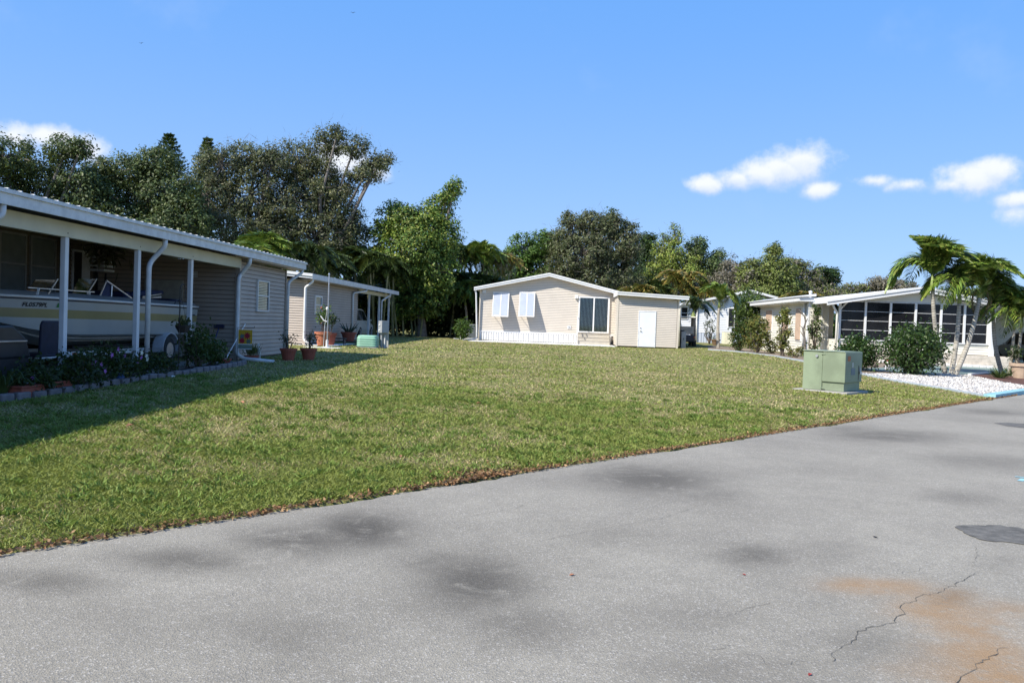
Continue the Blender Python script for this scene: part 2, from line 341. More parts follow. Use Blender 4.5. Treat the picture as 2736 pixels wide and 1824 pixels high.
# cracks and patches in the road
def pxq(pts, ox=1900, oy=1340, k=.3554): return [on_z(ox+x*k, oy+y*k, 0) for x, y in pts]
CR = [pxq([(1990,535),(1930,570),(1870,600),(1815,630),(1760,655),(1700,690),(1600,700),(1500,745),(1415,785),(1435,825),(1385,880),(1380,905),(1270,925),(1150,965),(1100,995),(1050,1050),(1010,1085),(940,1110),(925,1160),(930,1200),(890,1215)]),
      pxq([(1960,490),(1985,440),(2000,400),(1975,370),(2015,320)]), pxq([(1830,1380),(1870,1345),(1960,1270),(2050,1195),(2130,1150),(2160,1105),(2200,1095),(2300,1110)]),
      pxq([(-40,1112),(60,1110),(120,1095),(170,1050)]), pxq([(210,1130),(350,1160),(400,1210),(550,1225),(660,1190),(760,1215),(890,1215)]), pxq([(1360,555),(1450,530),(1560,520),(1600,490)]),
      pxq([(0,885),(110,870),(220,820),(420,765),(480,740)]), pxq([(2000,535),(2150,540),(2350,560)]),
      pxq([(1230,1245),(1290,1232),(1380,1216),(1440,1204),(1520,1190),(1600,1165)], 0, 0, 1.1633), pxq([(1255,1140),(1190,1165),(1080,1185)], 0, 0, 1.1633)]
crackM = M('crack_dark', (.085, .078, .065), .95, .4, 20)
for k, path in enumerate(CR):
    pts = []
    for a, b_ in zip(path[:-1], path[1:]):
        L = np.linalg.norm(b_-a); m = max(2, int(L/.035))
        for i in range(m):
            q = a+(b_-a)*i/m; pts.append(q+np.array([random.gauss(0, .008), random.gauss(0, .008), 0]))
    mb = MB(); wd = .0055 if k in (0, 2) else .003; vs = []
    for i, p in enumerate(pts):
        d = nrm(pts[min(i+1, len(pts)-1)]-pts[max(i-1, 0)]); n_ = np.array([-d[1], d[0], 0]); h = wd*random.uniform(.2, 1.0)/2*(1 if i not in (0, len(pts)-1) else .1)
        vs += [p+n_*h+[0, 0, .004], p-n_*h+[0, 0, .004]]
    mb.add(vs, [(2*i, 2*i+1, 2*i+3, 2*i+2) for i in range(len(pts)-1)])
    tag(mb.build('road_crack', crackM), kind='structure')
patM = M('dark_asphalt_patch', (.135, .128, .112), .9, .4, 9, .8, 90, fine=.6)
def ragged(poly, amp=.025):
    out = []; n = len(poly)
    for i in range(n):
        a, b_ = np.array(poly[i], float), np.array(poly[(i+1) % n], float); m = max(1, int(np.linalg.norm(b_-a)/.05))
        out += [a+(b_-a)*k/m+np.array([random.gauss(0, amp*.5), random.gauss(0, amp*.5), 0]) for k in range(m)]
    return out
for pp in [[(1840,185),(1960,180),(2130,178),(2230,185),(2300,195),(2450,235),(2500,330),(2420,335),(2350,325),(2250,310),(2080,298),(1980,270),(1900,235)]]: tag(sheet('asphalt_patch', ragged(pxq(pp)), .005, patM, 0), kind='structure')
tag(sheet('asphalt_patch', [on_z(x, y, 0) for x, y in [(2655,1130),(2690,1129),(2760,1133),(2830,1140),(2830,1148),(2736,1143),(2690,1138)]], .005, patM, 0), kind='structure')
blueM = M('blue_kerb_paint', (.25, .46, .50), .7, .15, 5, .2, 50)
mk = MB()
for a, b_ in [((2712,1272),(2745,1276)),((2736,1278),(2725,1284))]:
    pa = on_z(*a, .005); pb = on_z(*b_, .005); d = nrm(pb-pa); n_ = np.array([-d[1], d[0], 0])*.03; mk.add([pa-n_, pb-n_, pb+n_, pa+n_], [(0, 1, 2, 3)])
tag(mk.build('road_paint_mark', blueM), kind='structure')
# ------------------------------------------------------------------ house helpers
def planks(parent, p0, u, L, z0, z1, ex, nv, mat, top=None, lip=.024):
    """lapped boards, one object each; top(s) cuts them under a sloping roof"""
    p0 = np.array(p0, float); u = np.array(u, float); nv = np.array(nv, float); org = WO[parent]; shared = None
    k = 0; z = z0
    def prof(a0, a1, b0, b1, h):
        o1 = nv*lip; o2 = nv*.004; g = .013
        return MB().add([u*a0+[0, 0, g], u*a1+[0, 0, g], u*a1+o1+[0, 0, g], u*a0+o1+[0, 0, g], u*b0+[0, 0, h], u*b1+[0, 0, h], u*b1+o2+[0, 0, h], u*b0+o2+[0, 0, h]], [(0,3,2,1),(4,5,6,7),(0,1,5,4),(1,2,6,5),(2,3,7,6),(3,0,4,7)])
    while z < z1-.01:
        h = min(ex, z1-z)
        if top is None:
            if shared is None or abs(h-ex) > 1e-4:
                me = prof(0, L, 0, L, h+.001).mesh('siding_plank', mat)
                if abs(h-ex) < 1e-4: shared = me
            else: me = shared
        else:
            ss = np.linspace(0, L, 801); tt = np.array([top(s) for s in ss]); ok0 = ss[tt >= z+.002]; ok1 = ss[tt >= z+h]
            if len(ok0) < 2: break
            if len(ok1) < 2: mid = ss[np.argmax(tt)]; ok1 = np.array([mid, mid+.02]); h = max(.02, tt.max()-z)
            me = prof(ok0[0], ok0[-1], ok1[0], ok1[-1], h+.001).mesh('siding_plank', mat)
        place('siding_plank', me, parent, p0+[0, 0, z-p0[2]]-org); z += ex
def downspout(parent, path, r=.045, mat=None, name='downspout'):
    pts = [np.array(p, float) for p in path]; out = [pts[0]]
    for i in range(1, len(pts)-1):                       # round the bends
        a, b_, c = pts[i-1], pts[i], pts[i+1]; e = min(.09, np.linalg.norm(b_-a)*.4, np.linalg.norm(c-b_)*.4)
        p, q = b_+nrm(a-b_)*e, b_+nrm(c-b_)*e
        for tt in (0, .33, .66, 1): out.append((1-tt)**2*p+2*tt*(1-tt)*b_+tt*tt*q)
    out.append(pts[-1]); return MB().tube(out, r, 8).build(name, mat or greyfM, parent, smooth=True)
def window_fr(parent, p0, u, W_, H_, nv, frame, pane, cols=1, rows=2, fw=.05, dep=.05, slats=None, name='window'):
    p0 = np.array(p0, float); u = np.array(u, float); nv = np.array(nv, float); zz = np.array([0, 0, 1.])
    def slab(mb, a, b_, c, d, o0, o1): mb.prism([p0+u*a+zz*c+nv*o0, p0+u*b_+zz*c+nv*o0, p0+u*b_+zz*d+nv*o0, p0+u*a+zz*d+nv*o0], nv*(o1-o0))
    fr = MB(); slab(fr, 0, W_, 0, fw, 0, dep); slab(fr, 0, W_, H_-fw, H_, 0, dep); slab(fr, 0, fw, fw, H_-fw, 0, dep-.002); slab(fr, W_-fw, W_, fw, H_-fw, 0, dep-.002)
    for i in range(1, cols): slab(fr, W_*i/cols-fw/2, W_*i/cols+fw/2, fw, H_-fw, 0, dep-.004)
    for i in range(1, rows): slab(fr, fw, W_-fw, H_*i/rows-fw*.35, H_*i/rows+fw*.35, 0, dep-.006)
    f = fr.build(name, frame, parent)
    for i in range(cols):
        for j in range(rows):
            pn = MB(); slab(pn, W_*i/cols+fw*.4, W_*(i+1)/cols-fw*.4, H_*j/rows+fw*.3, H_*(j+1)/rows-fw*.3, .003, .022); pn.build('pane', pane, f)
    if slats:
        k = int((H_-2*fw)/.045)
        for i in range(k):
            s_ = MB(); z = fw+.02+i*.045; s_.prism([p0+u*fw*1.2+zz*z+nv*.024, p0+u*(W_-fw*2.6)+zz*z+nv*.024, p0+u*(W_-fw*2.6)+zz*(z+.028)+nv*.024, p0+u*fw*1.2+zz*(z+.028)+nv*.024], nv*.004); s_.build('blind_slat', slats, f)
    return f
blindM = M('cream_blind', (.62, .55, .38), .6, .1, 4)
blindD = M('shaded_blind', (.14, .16, .155), .6, .1, 4)  # blind colour kept dark in place of the carport shade

# ------------------------------------------------------------------ left home with boat carport
XL, ZL = -8.49, .33; YS = 21.7; YE = 25.49; XB = -12.5
LH = thing('mobile_home', 'long taupe home with a shaded open carport sheltering the white boat', 'house', (XL, 23, ZL))
MB().box(-20, XL+.12, 3, YE+.05, .02, ZL).build('slab', M('concrete_shade_dark', (.2, .19, .175), .85, .2, 2, .3, 60), LH); MB().box(XB, XL-.06, 2.9, 3.0, ZL, 3.2).build('added_end_wall', sideA, LH)  # slab colour darkened for carport shade; unseen end wall added to cut light
MB().box(XB+.02, XL-.02, YS+.03, YE-.02, ZL, 3.0).build('shed_wall', M('shed_sheathing', (.1, .085, .07), .8), LH)
planks(LH, (XL, YS+.1, ZL), (0, 1, 0), YE-YS-.2, ZL+.06, 2.98, .1145, (1, 0, 0), sideA)
planks(LH, (XB+.1, YS, ZL), (1, 0, 0), XL-XB-.2, ZL+.03, 3.3, .1145, (0, -1, 0), sideA)
planks(LH, (XB, YE, ZL), (1, 0, 0), XL-XB-.1, ZL+.03, 2.95, .1145, (0, 1, 0), sideA)
for (cx, cy) in ((XL, YS), (XL, YE)): MB().box(cx-.09, cx+.028, cy-.02 if cy == YE else cy-.03, cy+.03 if cy == YE else cy+.1, ZL, 2.99).build('corner_trim', sideA, LH)
MB().box(-19.8, XB-.02, 3.2, 26, ZL, 3.55).build('home_wall', M('home_sheathing', (.1, .085, .07), .8), LH)
planks(LH, (XB, 3.3, ZL), (0, 1, 0), YS-3.3-.05, ZL+.03, 3.5, .1145, (1, 0, 0), M('vinyl_siding_shade_dark', (.15, .12, .085), .55, .08, 1.2))  # siding darkened so its colour carries the deep carport shade
# roof: carport pan and the home's gable, fascia and rib edges
XF = -8.14; ZF0, ZF1 = 3.07, 3.30
pan = MB().prism([(XF, 2.6, ZF1-.03), (XB-.05, 2.6, 3.68), (XB-.05, 2.6, 3.60), (XF, 2.6, ZF1-.11)], (0, 26.25-2.6, 0)); pan.build('carport_roof', M('roof_pan_underside', (.13, .125, .115), .6), LH)  # pan colour darkened to deepen the shade under the roof
MB().prism([(XB-.05, 2.6, 3.60), (-16, 2.6, 4.25), (-20.2, 2.6, 3.5), (-20.2, 2.6, 3.3), (XB-.05, 2.6, 3.50)], (0, 23.7, 0)).build('home_roof', greyfM, LH)
fa = MB().box(XF, XF+.045, 2.55, 26.3, ZF0, ZF1-.06).build('fascia', greyfM, LH)
MB().box(XF-.02, XF+.075, 2.5, 26.33, ZF1-.06, ZF1).build('drip_edge', greyfM, fa)
MB().prism([(XF, 26.26, ZF0+.002), (XF, 26.26, ZF1-.06), (XB, 26.26, 3.62), (XB, 26.26, 3.40)], (0, .05, 0)).build('end_fascia', greyfM, LH)
yy = 9.0
while yy < 26.2: MB().box(XF-.3, XF+.06, yy, yy+.025, ZF1, ZF1+.018).build('roof_rib', whiteM, LH); yy += .305
MB().box(XL-.07, XL+.06, 2.7, YS-.03, 2.80, 3.06).build('beam', creamM, LH)
MB().box(XF-.42, XF, YS+.05, 26.2, 3.03, 3.068).build('soffit', sideA, LH)
postM = M('post_white', (.62, .63, .64), .45, .05, 3)
def Yat(px, X=XL): return float(on_X(px, 866, X)[1])
for px in (168, 363, 505, -330):
    y = Yat(px); MB().box(XL-.045, XL+.05, y-.055, y+.055, ZL, 2.80).build('post', postM, LH, bevel=.012)
    MB().box(XL+.06, XL+.066, y-.02, y-.005, 2.86, 2.88).build('bolt', blackM, LH)
y = Yat(375)+.05; yt = Yat(438, XF)
downspout(LH, [(XF-.02, yt, ZF0+.01), (XF-.02, yt, ZF0-.14), (XL+.10, y+.15, 2.62), (XL+.10, y+.05, 2.50), (XL+.10, y+.05, ZL+.06)], .052)
y = Yat(627); yt = Yat(665, XF)
downspout(LH, [(XF-.02, yt, ZF0+.01), (XF-.02, yt, ZF0-.14), (XL+.07, y+.12, 2.62), (XL+.07, y, 2.5), (XL+.07, y, .52), (XL+.25, y+.05, .40), (-7.45, y+.15, .335)], .055)
y = Yat(762); downspout(LH, [(XF-.02, 26.1, ZF0+.01), (XF-.02, 26.05, ZF0-.12), (XL+.06, y+.12, 2.66), (XL+.06, y, 2.55), (XL+.06, y, .42)], .05)
yt = Yat(4, XF); downspout(LH, [(XF-.02, yt, ZF0+.01), (XF-.02, yt, ZF0-.16), (XL+.08, yt-.6, 2.6), (XL+.08, yt-.62, .4)], .05)
p = on_X(682, 831, XL); p2 = on_X(713, 760, XL)
window_fr(LH, (XL+.012, p[1], p[2]-.01), (0, 1, 0), .95, .90, (1, 0, 0), greyfM, winM, 1, 2, .045, .055, blindM)
# windows, door and things on the shaded back wall
for (a, b_) in ((12.1, 13.05), (13.2, 14.2), (17.85, 18.8), (18.95, 19.95)):
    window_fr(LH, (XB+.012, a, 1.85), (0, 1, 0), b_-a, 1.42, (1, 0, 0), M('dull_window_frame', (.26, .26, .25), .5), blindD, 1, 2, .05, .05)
MB().box(XB+.0, XB+.05, 20.65, 21.45, 1.0, 3.1).build('door_frame', greyfM, LH)
MB().box(XB+.03, XB+.06, 20.72, 21.05, 1.02, 3.04).build('door', blackM, LH)
MB().box(-11.05, -10.0, YS-.06, YS-.018, ZL+.06, 2.42).build('shed_door', M('white_door_shade', (.34, .34, .31), .5), LH)  # white door given a grey that holds the carport shade
for k in range(4): MB().box(-9.9, -9.62, YS-.05, YS-.02, 2.52+k*.04, 2.54+k*.04).build('vent_slat', greyfM, LH)
MB().box(XB-.01, XB+.03, 3.3, YS, 3.44, 3.52).build('wall_trim', greyfM, LH)

# ------------------------------------------------------------------ second home
X2, Z2 = -10.19, .42; Y20, Y21 = 33.15, float(on_X(953, 850, -10.19)[1])
H2 = thing('mobile_home', 'tan lapped home with sunlit end wall and thin posted carport', 'house', (X2, 38, Z2))
MB().box(-18, X2+1.3, Y20-.6, 51.5, .1, Z2).build('slab', slabM, H2)
MB().box(-17.5, X2-.02, Y20+.02, Y21-.02, Z2, 3.05).build('wall', M('home_sheathing', (.1, .085, .07), .8), H2)
planks(H2, (X2, Y20+.09, Z2), (0, 1, 0), Y21-Y20-.15, Z2+.04, 3.06, .1145, (1, 0, 0), sideA)
planks(H2, (-17.4, Y20, Z2), (1, 0, 0), -X2*0+17.4+X2-.09, Z2+.04, 3.06, .1016, (0, -1, 0), sideB)
for cy in (Y20, Y21): MB().box(X2-.09, X2+.026, cy-.026, cy+.09 if cy == Y20 else cy+.02, Z2, 3.06).build('corner_trim', sideB, H2)
f2 = on_X(836, 740, X2+.38); XF2 = X2+.38; YF2 = Y20-.5; ZR0, ZR1 = 3.06, 3.28
YE2 = float(on_X(1064, 780, XF2)[1])
MB().prism([(XF2, YF2, ZR1-.02), (-14, YF2, ZR1+.32), (-18, YF2, ZR1+.02), (-18, YF2, ZR1-.08), (-14, YF2, ZR1+.2), (XF2, YF2, ZR1-.1)], (0, YE2-YF2, 0)).build('roof', whiteM, H2)
MB().box(XF2, XF2+.05, YF2-.02, YE2, ZR0, ZR1).build('fascia', greyfM, H2)
MB().prism([(XF2+.05, YF2-.022, ZR0+.02), (XF2+.05, YF2-.022, ZR1-.002), (-14, YF2-.022, ZR1+.33), (-14, YF2-.022, ZR0+.36)], (0, -.045, 0)).build('end_fascia', whiteM, H2)
MB().prism([(XF2+.055, YF2-.07, ZR0+.11), (XF2+.055, YF2-.07, ZR1), (-14, YF2-.07, ZR1+.335), (-14, YF2-.07, ZR0+.46)], (0, -.04, 0)).build('drip_edge', whiteM, H2)
MB().box(X2-.05, X2+.06, Y21+.02, YE2-.55, 2.86, 3.05).build('beam', creamM, H2)
MB().box(X2+.005, XF2, YF2, Y21, ZR0-.03, ZR0-.004).build('soffit', sideA, H2)
for px in (984, 1011, 1037):
    y = float(on_X(px, 866, X2)[1]); MB().box(X2-.045, X2+.05, y-.055, y+.055, Z2, 2.86).build('post', postM, H2)
y = float(on_X(812, 866, X2+.1)[1])+.1
downspout(H2, [(XF2-.01, Y20-.35, ZR0), (XF2-.01, Y20-.35, ZR0-.1), (X2+.09, y, 2.72), (X2+.09, y, 2.6), (X2+.09, y, .62), (X2+.3, y-.1, .5)], .05, whiteM)
y = float(on_X(941, 866, X2+.08)[1]); downspout(H2, [(XF2-.01, y+1.7, ZR0), (XF2-.02, y+1.6, ZR0-.1), (X2+.08, y+.1, 2.8), (X2+.08, y, 2.7), (X2+.08, y, .5)], .05, greyfM)
y = float(on_X(1017, 866, X2+.08)[1]); downspout(H2, [(XF2-.01, y+1.2, ZR0), (XF2-.02, y+1.1, ZR0-.1), (X2+.1, y+.1, 2.62), (X2+.1, y, 2.5), (X2+.1, y, .5)], .05, greyfM)
p = on_X(838, 840, X2); window_fr(H2, (X2+.012, p[1], p[2]), (0, 1, 0), 1.02, .80, (1, 0, 0), whiteM, winM, 1, 2, .06, .06, blindM)

# ------------------------------------------------------------------ centre home
ZC = .45; YW = 51.3; YSH = 48.6
def cx_(px, Y): return float(on_Y(px, 866, Y)[0])
CH = thing('mobile_home', 'beige gabled home with two white louvred awning shutters and side shed', 'house', (0, YW, ZC))
x0 = cx_(1280, YW); x1 = cx_(1641, YW); xs0 = cx_(1649, YSH); xs1 = cx_(1811, YSH)
def zpx(px, py, Y): return float(on_Y(px, py, Y)[2])
xr = cx_(1463, YW-.35); zr = zpx(1463, 731, YW-.35); zl = zpx(1268, 766, YW-.35); zrr = zl+.02
def topC(s):
    X = x0+s; return (zl-.12+(zr-zl)*(X-x0)/(xr-x0)) if X < xr else (zr-.12+(zrr-zr)*(X-xr)/(x1-xr))
sk = 1.02
MB().prism([(x0+.02, YW+.02, ZC), (x1, YW+.02, ZC), (x1, YW+.02, topC(x1-x0)), (xr, YW+.02, zr-.13), (x0+.02, YW+.02, topC(.02))], (0, 14, 0)).build('wall', M('wall_sheathing', (.22, .19, .16), .8), CH)
planks(CH, (x0+.06, YW, 0), (1, 0, 0), x1-x0-.06, sk+.06, 9, .1016, (0, -1, 0), sideC, top=lambda s: topC(s+.06))
for k in range(int((x1-x0)/.155)):
    a = x0+.03+k*.155; MB().prism([(a, YW, ZC+.03), (a+.03, YW-.022, ZC+.03), (a+.11, YW-.022, ZC+.03), (a+.14, YW, ZC+.03)], (0, 0, sk-ZC-.06)).build('skirting_panel', whiteM, CH)
MB().box(x0, x1, YW-.035, YW+.01, sk-.04, sk+.06).build('skirting_rail', whiteM, CH)
MB().box(x0-.02, x0+.06, YW-.03, YW+.1, ZC, zl-.1).build('corner_trim', sideC, CH)
MB().box(x0-.3, xs0-.1, YSH-.75, YW+.0, .3, ZC).build('slab', slabM, CH)
ro = .42
for sgn, (xa, za) in enumerate(((x0-.35, zl-.06), (x1+.25, zrr-.06))):
    MB().prism([(xa, YW-ro+.05, za), (xr, YW-ro+.05, zr), (xr, YW-ro+.05, zr-.1), (xa, YW-ro+.05, za-.1)], (0, 15, 0)).build('roof', whiteM, CH)
    f = MB().prism([(xa, YW-ro, za+.02), (xr, YW-ro, zr+.03), (xr, YW-ro, zr-.17), (xa, YW-ro, za-.17)], (0, .045, 0)).build('fascia', whiteM, CH)
    MB().prism([(xa, YW-ro-.03, za+.04), (xr, YW-ro-.03, zr+.05), (xr, YW-ro-.03, zr-.05), (xa, YW-ro-.03, za-.06)], (0, .03, 0)).build('drip_edge', whiteM, f)
    MB().prism([(xa, YW-ro+.05, za-.13), (xr, YW-ro+.05, zr-.13), (xr, YW-ro+.05, zr-.15), (xa, YW-ro+.05, za-.15)], (0, ro-.06, 0)).build('soffit', sideC, CH)
# shed wing
zs0 = zpx(1652, 786, YSH-.35); zs1 = zpx(1835, 799, YSH-.35)
def topS(s): return zs0-.02+(zs1-zs0)*s/(cx_(1835, YSH)-xs0)
MB().prism([(xs0+.02, YSH+.02, ZC), (xs1-.02, YSH+.02, ZC), (xs1-.02, YSH+.02, topS(xs1-xs0)-.03), (xs0+.02, YSH+.02, topS(0)-.03)], (0, 10, 0)).build('shed_wall', M('wall_sheathing', (.22, .19, .16), .8), CH)
planks(CH, (xs0+.07, YSH, 0), (1, 0, 0), xs1-xs0-.14, ZC+.03, 9, .1016, (0, -1, 0), sideC, top=lambda s: topS(s)-.02)
planks(CH, (xs0, YSH+.06, 0), (0, 1, 0), YW-YSH-.08, ZC+.03, topS(0)-.1, .1016, (-1, 0, 0), sideC)
planks(CH, (xs1, YSH+.06, 0), (0, 1, 0), 9, ZC+.03, topS(xs1-xs0)-.1, .1016, (1, 0, 0), sideC)
for a in (xs0, xs1): MB().box(a-.05, a+.05, YSH-.03, YSH+.06, ZC-.02, topS(a-xs0)-.04).build('corner_trim', sideC, CH)
xe = cx_(1837, YSH-.35)
MB().prism([(xs0-.05, YSH-.33, zs0+.13), (xe, YSH-.33, zs1+.12), (xe, YSH-.33, zs1+.04), (xs0-.05, YSH-.33, zs0+.05)], (0, 11, 0)).build('shed_roof', whiteM, CH)
f = MB().prism([(xs0-.08, YSH-.38, zs0+.15), (xe+.03, YSH-.38, zs1+.14), (xe+.03, YSH-.38, zs1-.05), (xs0-.08, YSH-.38, zs0-.04)], (0, .045, 0)).build('shed_fascia', whiteM, CH)
MB().prism([(xs0-.09, YSH-.41, zs0+.17), (xe+.05, YSH-.41, zs1+.16), (xe+.05, YSH-.41, zs1+.08), (xs0-.09, YSH-.41, zs0+.09)], (0, .03, 0)).build('drip_edge', whiteM, f)
MB().prism([(xs0-.02, YSH-.33, zs0-.01), (xe, YSH-.33, zs1-.02), (xe, YSH-.33, zs1-.04), (xs0-.02, YSH-.33, zs0-.03)], (0, .32, 0)).build('shed_soffit', sideC, CH)
MB().prism([(xs0-.07, YSH-.33, zs0+.13), (xs0-.12, YSH-.33, zs0+.13), (xs0-.12, YSH-.33, zs0-.1), (xs0-.07, YSH-.33, zs0-.1)], (0, 2.6, 0)).build('shed_side_fascia', whiteM, CH)
downspout(CH, [(xe-.05, YSH-.1, zs1-.03), (xe-.05, YSH-.1, zs1-.14), (xs1+.1, YSH-.02, zs1-.42), (xs1+.1, YSH-.02, ZC+.1)], .045, M('downspout_beige', (.6, .57, .5), .5))
downspout(CH, [(x0-.3, YW-.3, zl-.2), (x0-.22, YW-.3, zl-.35), (x0-.12, YW-.2, 1.2), (x0-.1, YW-.2, ZC+.12), (x0-.25, YW-.5, ZC+.05), (x0-.9, YW-1.4, ZC-.02)], .05, whiteM)
# shed door
d0 = cx_(1707.5, YSH); d1 = cx_(1750, YSH)
fr = MB().box(d0-.05, d0, YSH-.05, YSH+.01, ZC, ZC+2.06).box(d1, d1+.05, YSH-.05, YSH+.01, ZC, ZC+2.06).box(d0-.05, d1+.05, YSH-.052, YSH+.01, ZC+2.06, ZC+2.12); fr.build('door_frame', M('door_trim_white', (.74, .75, .76), .4), CH)
dr = MB().box(d0+.004, d1-.004, YSH-.04, YSH+.0, ZC+.02, ZC+2.055).build('door', M('white_door', (.75, .76, .8), .35, .03, 2), CH)
MB().ell((d0+.08, YSH-.06, ZC+1.12), .035, .03, .035).build('deadbolt', metalM, dr); MB().ell((d0+.08, YSH-.065, ZC+.95), .04, .035, .04).tube([(d0+.08, YSH-.08, ZC+.95), (d0+.17, YSH-.08, ZC+.9)], .012).build('handle', metalM, dr)
# sliding door with blinds
g0 = cx_(1544, YW); g1 = cx_(1627, YW); gz0 = 1.15; gz1 = zpx(1585, 793, YW)
MB().box(g0+.04, g1-.04, YW-.03, YW-.0175, gz0+.03, gz1-.03).build('dark_room_backing', darkM, CH)
sl = MB().box(g0, g1, YW-.12, YW-.018, gz0, gz0+.08).box(g0, g1, YW-.12, YW-.018, gz1-.08, gz1).box(g0, g0+.08, YW-.118, YW-.018, gz0+.08, gz1-.08).box(g1-.11, g1, YW-.118, YW-.018, gz0+.08, gz1-.08).box((g0+g1)/2-.05, (g0+g1)/2+.03, YW-.116, YW-.03, gz0+.08, gz1-.08).build('sliding_door_frame', whiteM, CH)
for h in range(2):
    a0 = g0+.08 if h == 0 else (g0+g1)/2+.03; a1 = (g0+g1)/2-.05 if h == 0 else g1-.11
    MB().box(a0, a1, YW-.09, YW-.084, gz0+.08, gz1-.08).build('pane', glassmat('door_glass', (.8, .84, .84), .6), sl)
    k = 0; q = a0+.02
    while q < a1-.03: MB().prism([(q, YW-.055, gz0+.09), (q+.045, YW-.04, gz0+.09), (q+.045, YW-.037, gz0+.09), (q, YW-.052, gz0+.09)], (0, 0, gz1-gz0-.18)).build('blind_slat', M('vertical_blind', (.72, .71, .62), .6), sl); q += .085
# steps
stM = M('wood_step', (.47, .43, .36), .8, .1, 3, .2, 30)
sx0, sx1 = cx_(1545, YW-1), cx_(1630, YW-1)
n_st = 3; rise = (gz0-.08-ZC)/n_st
for k in range(n_st):
    MB().box(sx0-.02*k, sx1+.0, YW-.62-.32*(n_st-1-k), YW-.02 if k == n_st-1 else YW-.62-.32*(n_st-2-k)-.001, ZC, ZC+rise*(k+1)).build('step', stM, CH)
    MB().box(sx0-.03, sx1+.02, YW-.645-.32*(n_st-1-k), YW-.60-.32*(n_st-1-k), ZC+rise*(k+1)+.002, ZC+rise*(k+1)+.03).build('step_nosing', stM, CH)
rl = MB(); rl.bar((sx0-.05, YW-.02, gz0+.95), (sx0-.05, YW-.9, gz0+.95), .04); rl.bar((sx0-.05, YW-.9, gz0+.95), (sx0-.05, YW-1.35, ZC+.85), .04); rl.bar((sx0-.05, YW-1.35, ZC), (sx0-.05, YW-1.35, ZC+.87), .04); rl.bar((sx0-.05, YW-.9, ZC), (sx0-.05, YW-.9, gz0+.95), .04)
rl.build('handrail', whiteM, CH)
# awning shutters
shM = M('shutter_white', (.5, .55, .64), .4, .03, 2)
for (pa, pb) in ((1313.5, 1358), (1384, 1427)):
    a = cx_(pa+1, YW-.25); c = cx_(pb, YW-.25); zt = zpx((pa+pb)/2, 780.5, YW-.05); Lz = 1.62; tilt = math.radians(20); dv_ = np.array([0, -math.sin(tilt), -math.cos(tilt)])
    T = np.array([0, YW-.05, zt]); nn = np.array([0, -math.cos(tilt), math.sin(tilt)])
    def sp(xa, xb, l0, l1, mb, th=.03, off=0): mb.prism([np.array([xa, 0, 0])+T+dv_*l0+nn*off, np.array([xb, 0, 0])+T+dv_*l0+nn*off, np.array([xb, 0, 0])+T+dv_*l1+nn*off, np.array([xa, 0, 0])+T+dv_*l1+nn*off], nn*th)
    fr = MB(); sp(a, c, 0, .06, fr); sp(a, c, Lz-.06, Lz, fr); sp(a, a+.055, .06, Lz-.06, fr); sp(c-.055, c, .06, Lz-.06, fr); sp((a+c)/2-.03, (a+c)/2+.03, .06, Lz-.06, fr)
    S_ = fr.build('awning_shutter', whiteM, CH)
    for (p_, q_) in ((a+.055, (a+c)/2-.03), ((a+c)/2+.03, c-.055)):
        l = .07
        while l < Lz-.1:
            b0 = np.array([p_, 0, 0])+T+dv_*l+nn*.004; w_ = np.array([q_-p_, 0, 0]); e_ = dv_*.062+nn*.022
            MB().prism([b0, b0+w_, b0+w_+e_, b0+e_], nn*.004).build('louvre', shM, S_); l += .058
    for e in (a+.03, c-.03):
        bt = np.array([e, 0, 0])+T+dv_*(Lz-.03); MB().bar(bt, (e, YW-.03, bt[2]+.1), .02).build('prop_arm', whiteM, S_)
lx = cx_(1538, YW); lz = zpx(1538, 794, YW)
lt = MB().box(lx-.1, lx+.1, YW-.07, YW-.018, lz-.1, lz+.12).build('wall_light', whiteM, CH); MB().ell((lx-.06, YW-.14, lz-.04), .06, .08, .06).ell((lx+.07, YW-.14, lz-.02), .06, .08, .06).build('lamp_head', whiteM, lt)
ox = cx_(1521, YW); oz = zpx(1521, 874, YW); ob = MB().box(ox-.1, ox+.1, YW-.05, YW-.018, oz-.1, oz+.1).build('outlet_box', whiteM, CH); MB().box(ox-.05, ox+.05, YW-.06, YW-.05, oz-.05, oz+.05).build('outlet_cover', greymM, ob)
vx = cx_(1291, YW); vz = zpx(1291, 778, YW); vb = MB().box(vx-.11, vx+.11, YW-.05, YW-.018, vz-.11, vz+.11).build('vent_plate', shM, CH)
for k in range(4): MB().box(vx-.08, vx+.08, YW-.06, YW-.052, vz-.08+k*.045, vz-.055+k*.045).build('vent_slat', whiteM, vb)

# ------------------------------------------------------------------ white home behind
YV = 65.0; ZV = .5
VH = thing('mobile_home', 'white lapped home half hidden behind the tall leafy bush', 'house', (13, YV, ZV))
v0 = cx_(1800, YV); v1 = cx_(2062, YV); vr = (cx_(2000, YV)); vzl = zpx(1815, 816, YV-.4); vzr = zpx(1990, 778, YV-.4)
def topV(s): X = v0+s; return vzl-.1+(vzr-vzl)*(X-v0)/(vr-v0) if X < vr else vzr-.1+(vzl-vzr)*(X-vr)/(v1-vr)*.4
MB().prism([(v0+.02, YV+.02, ZV), (v1, YV+.02, ZV), (v1, YV+.02, topV(v1-v0)-.05), (vr, YV+.02, vzr-.15), (v0+.02, YV+.02, vzl-.15)], (0, 12, 0)).build('wall', sideW, VH)
planks(VH, (v0, YV, 0), (1, 0, 0), v1-v0, 1.35, 9, .13, (0, -1, 0), sideW, top=lambda s: topV(s)-.03)
for k in range(int((v1-v0)/.2)): a = v0+k*.2; MB().prism([(a, YV, ZV+.05), (a+.03, YV-.025, ZV+.05), (a+.15, YV-.025, ZV+.05), (a+.18, YV, ZV+.05)], (0, 0, 1.28-ZV)).build('skirting_panel', shM, VH)
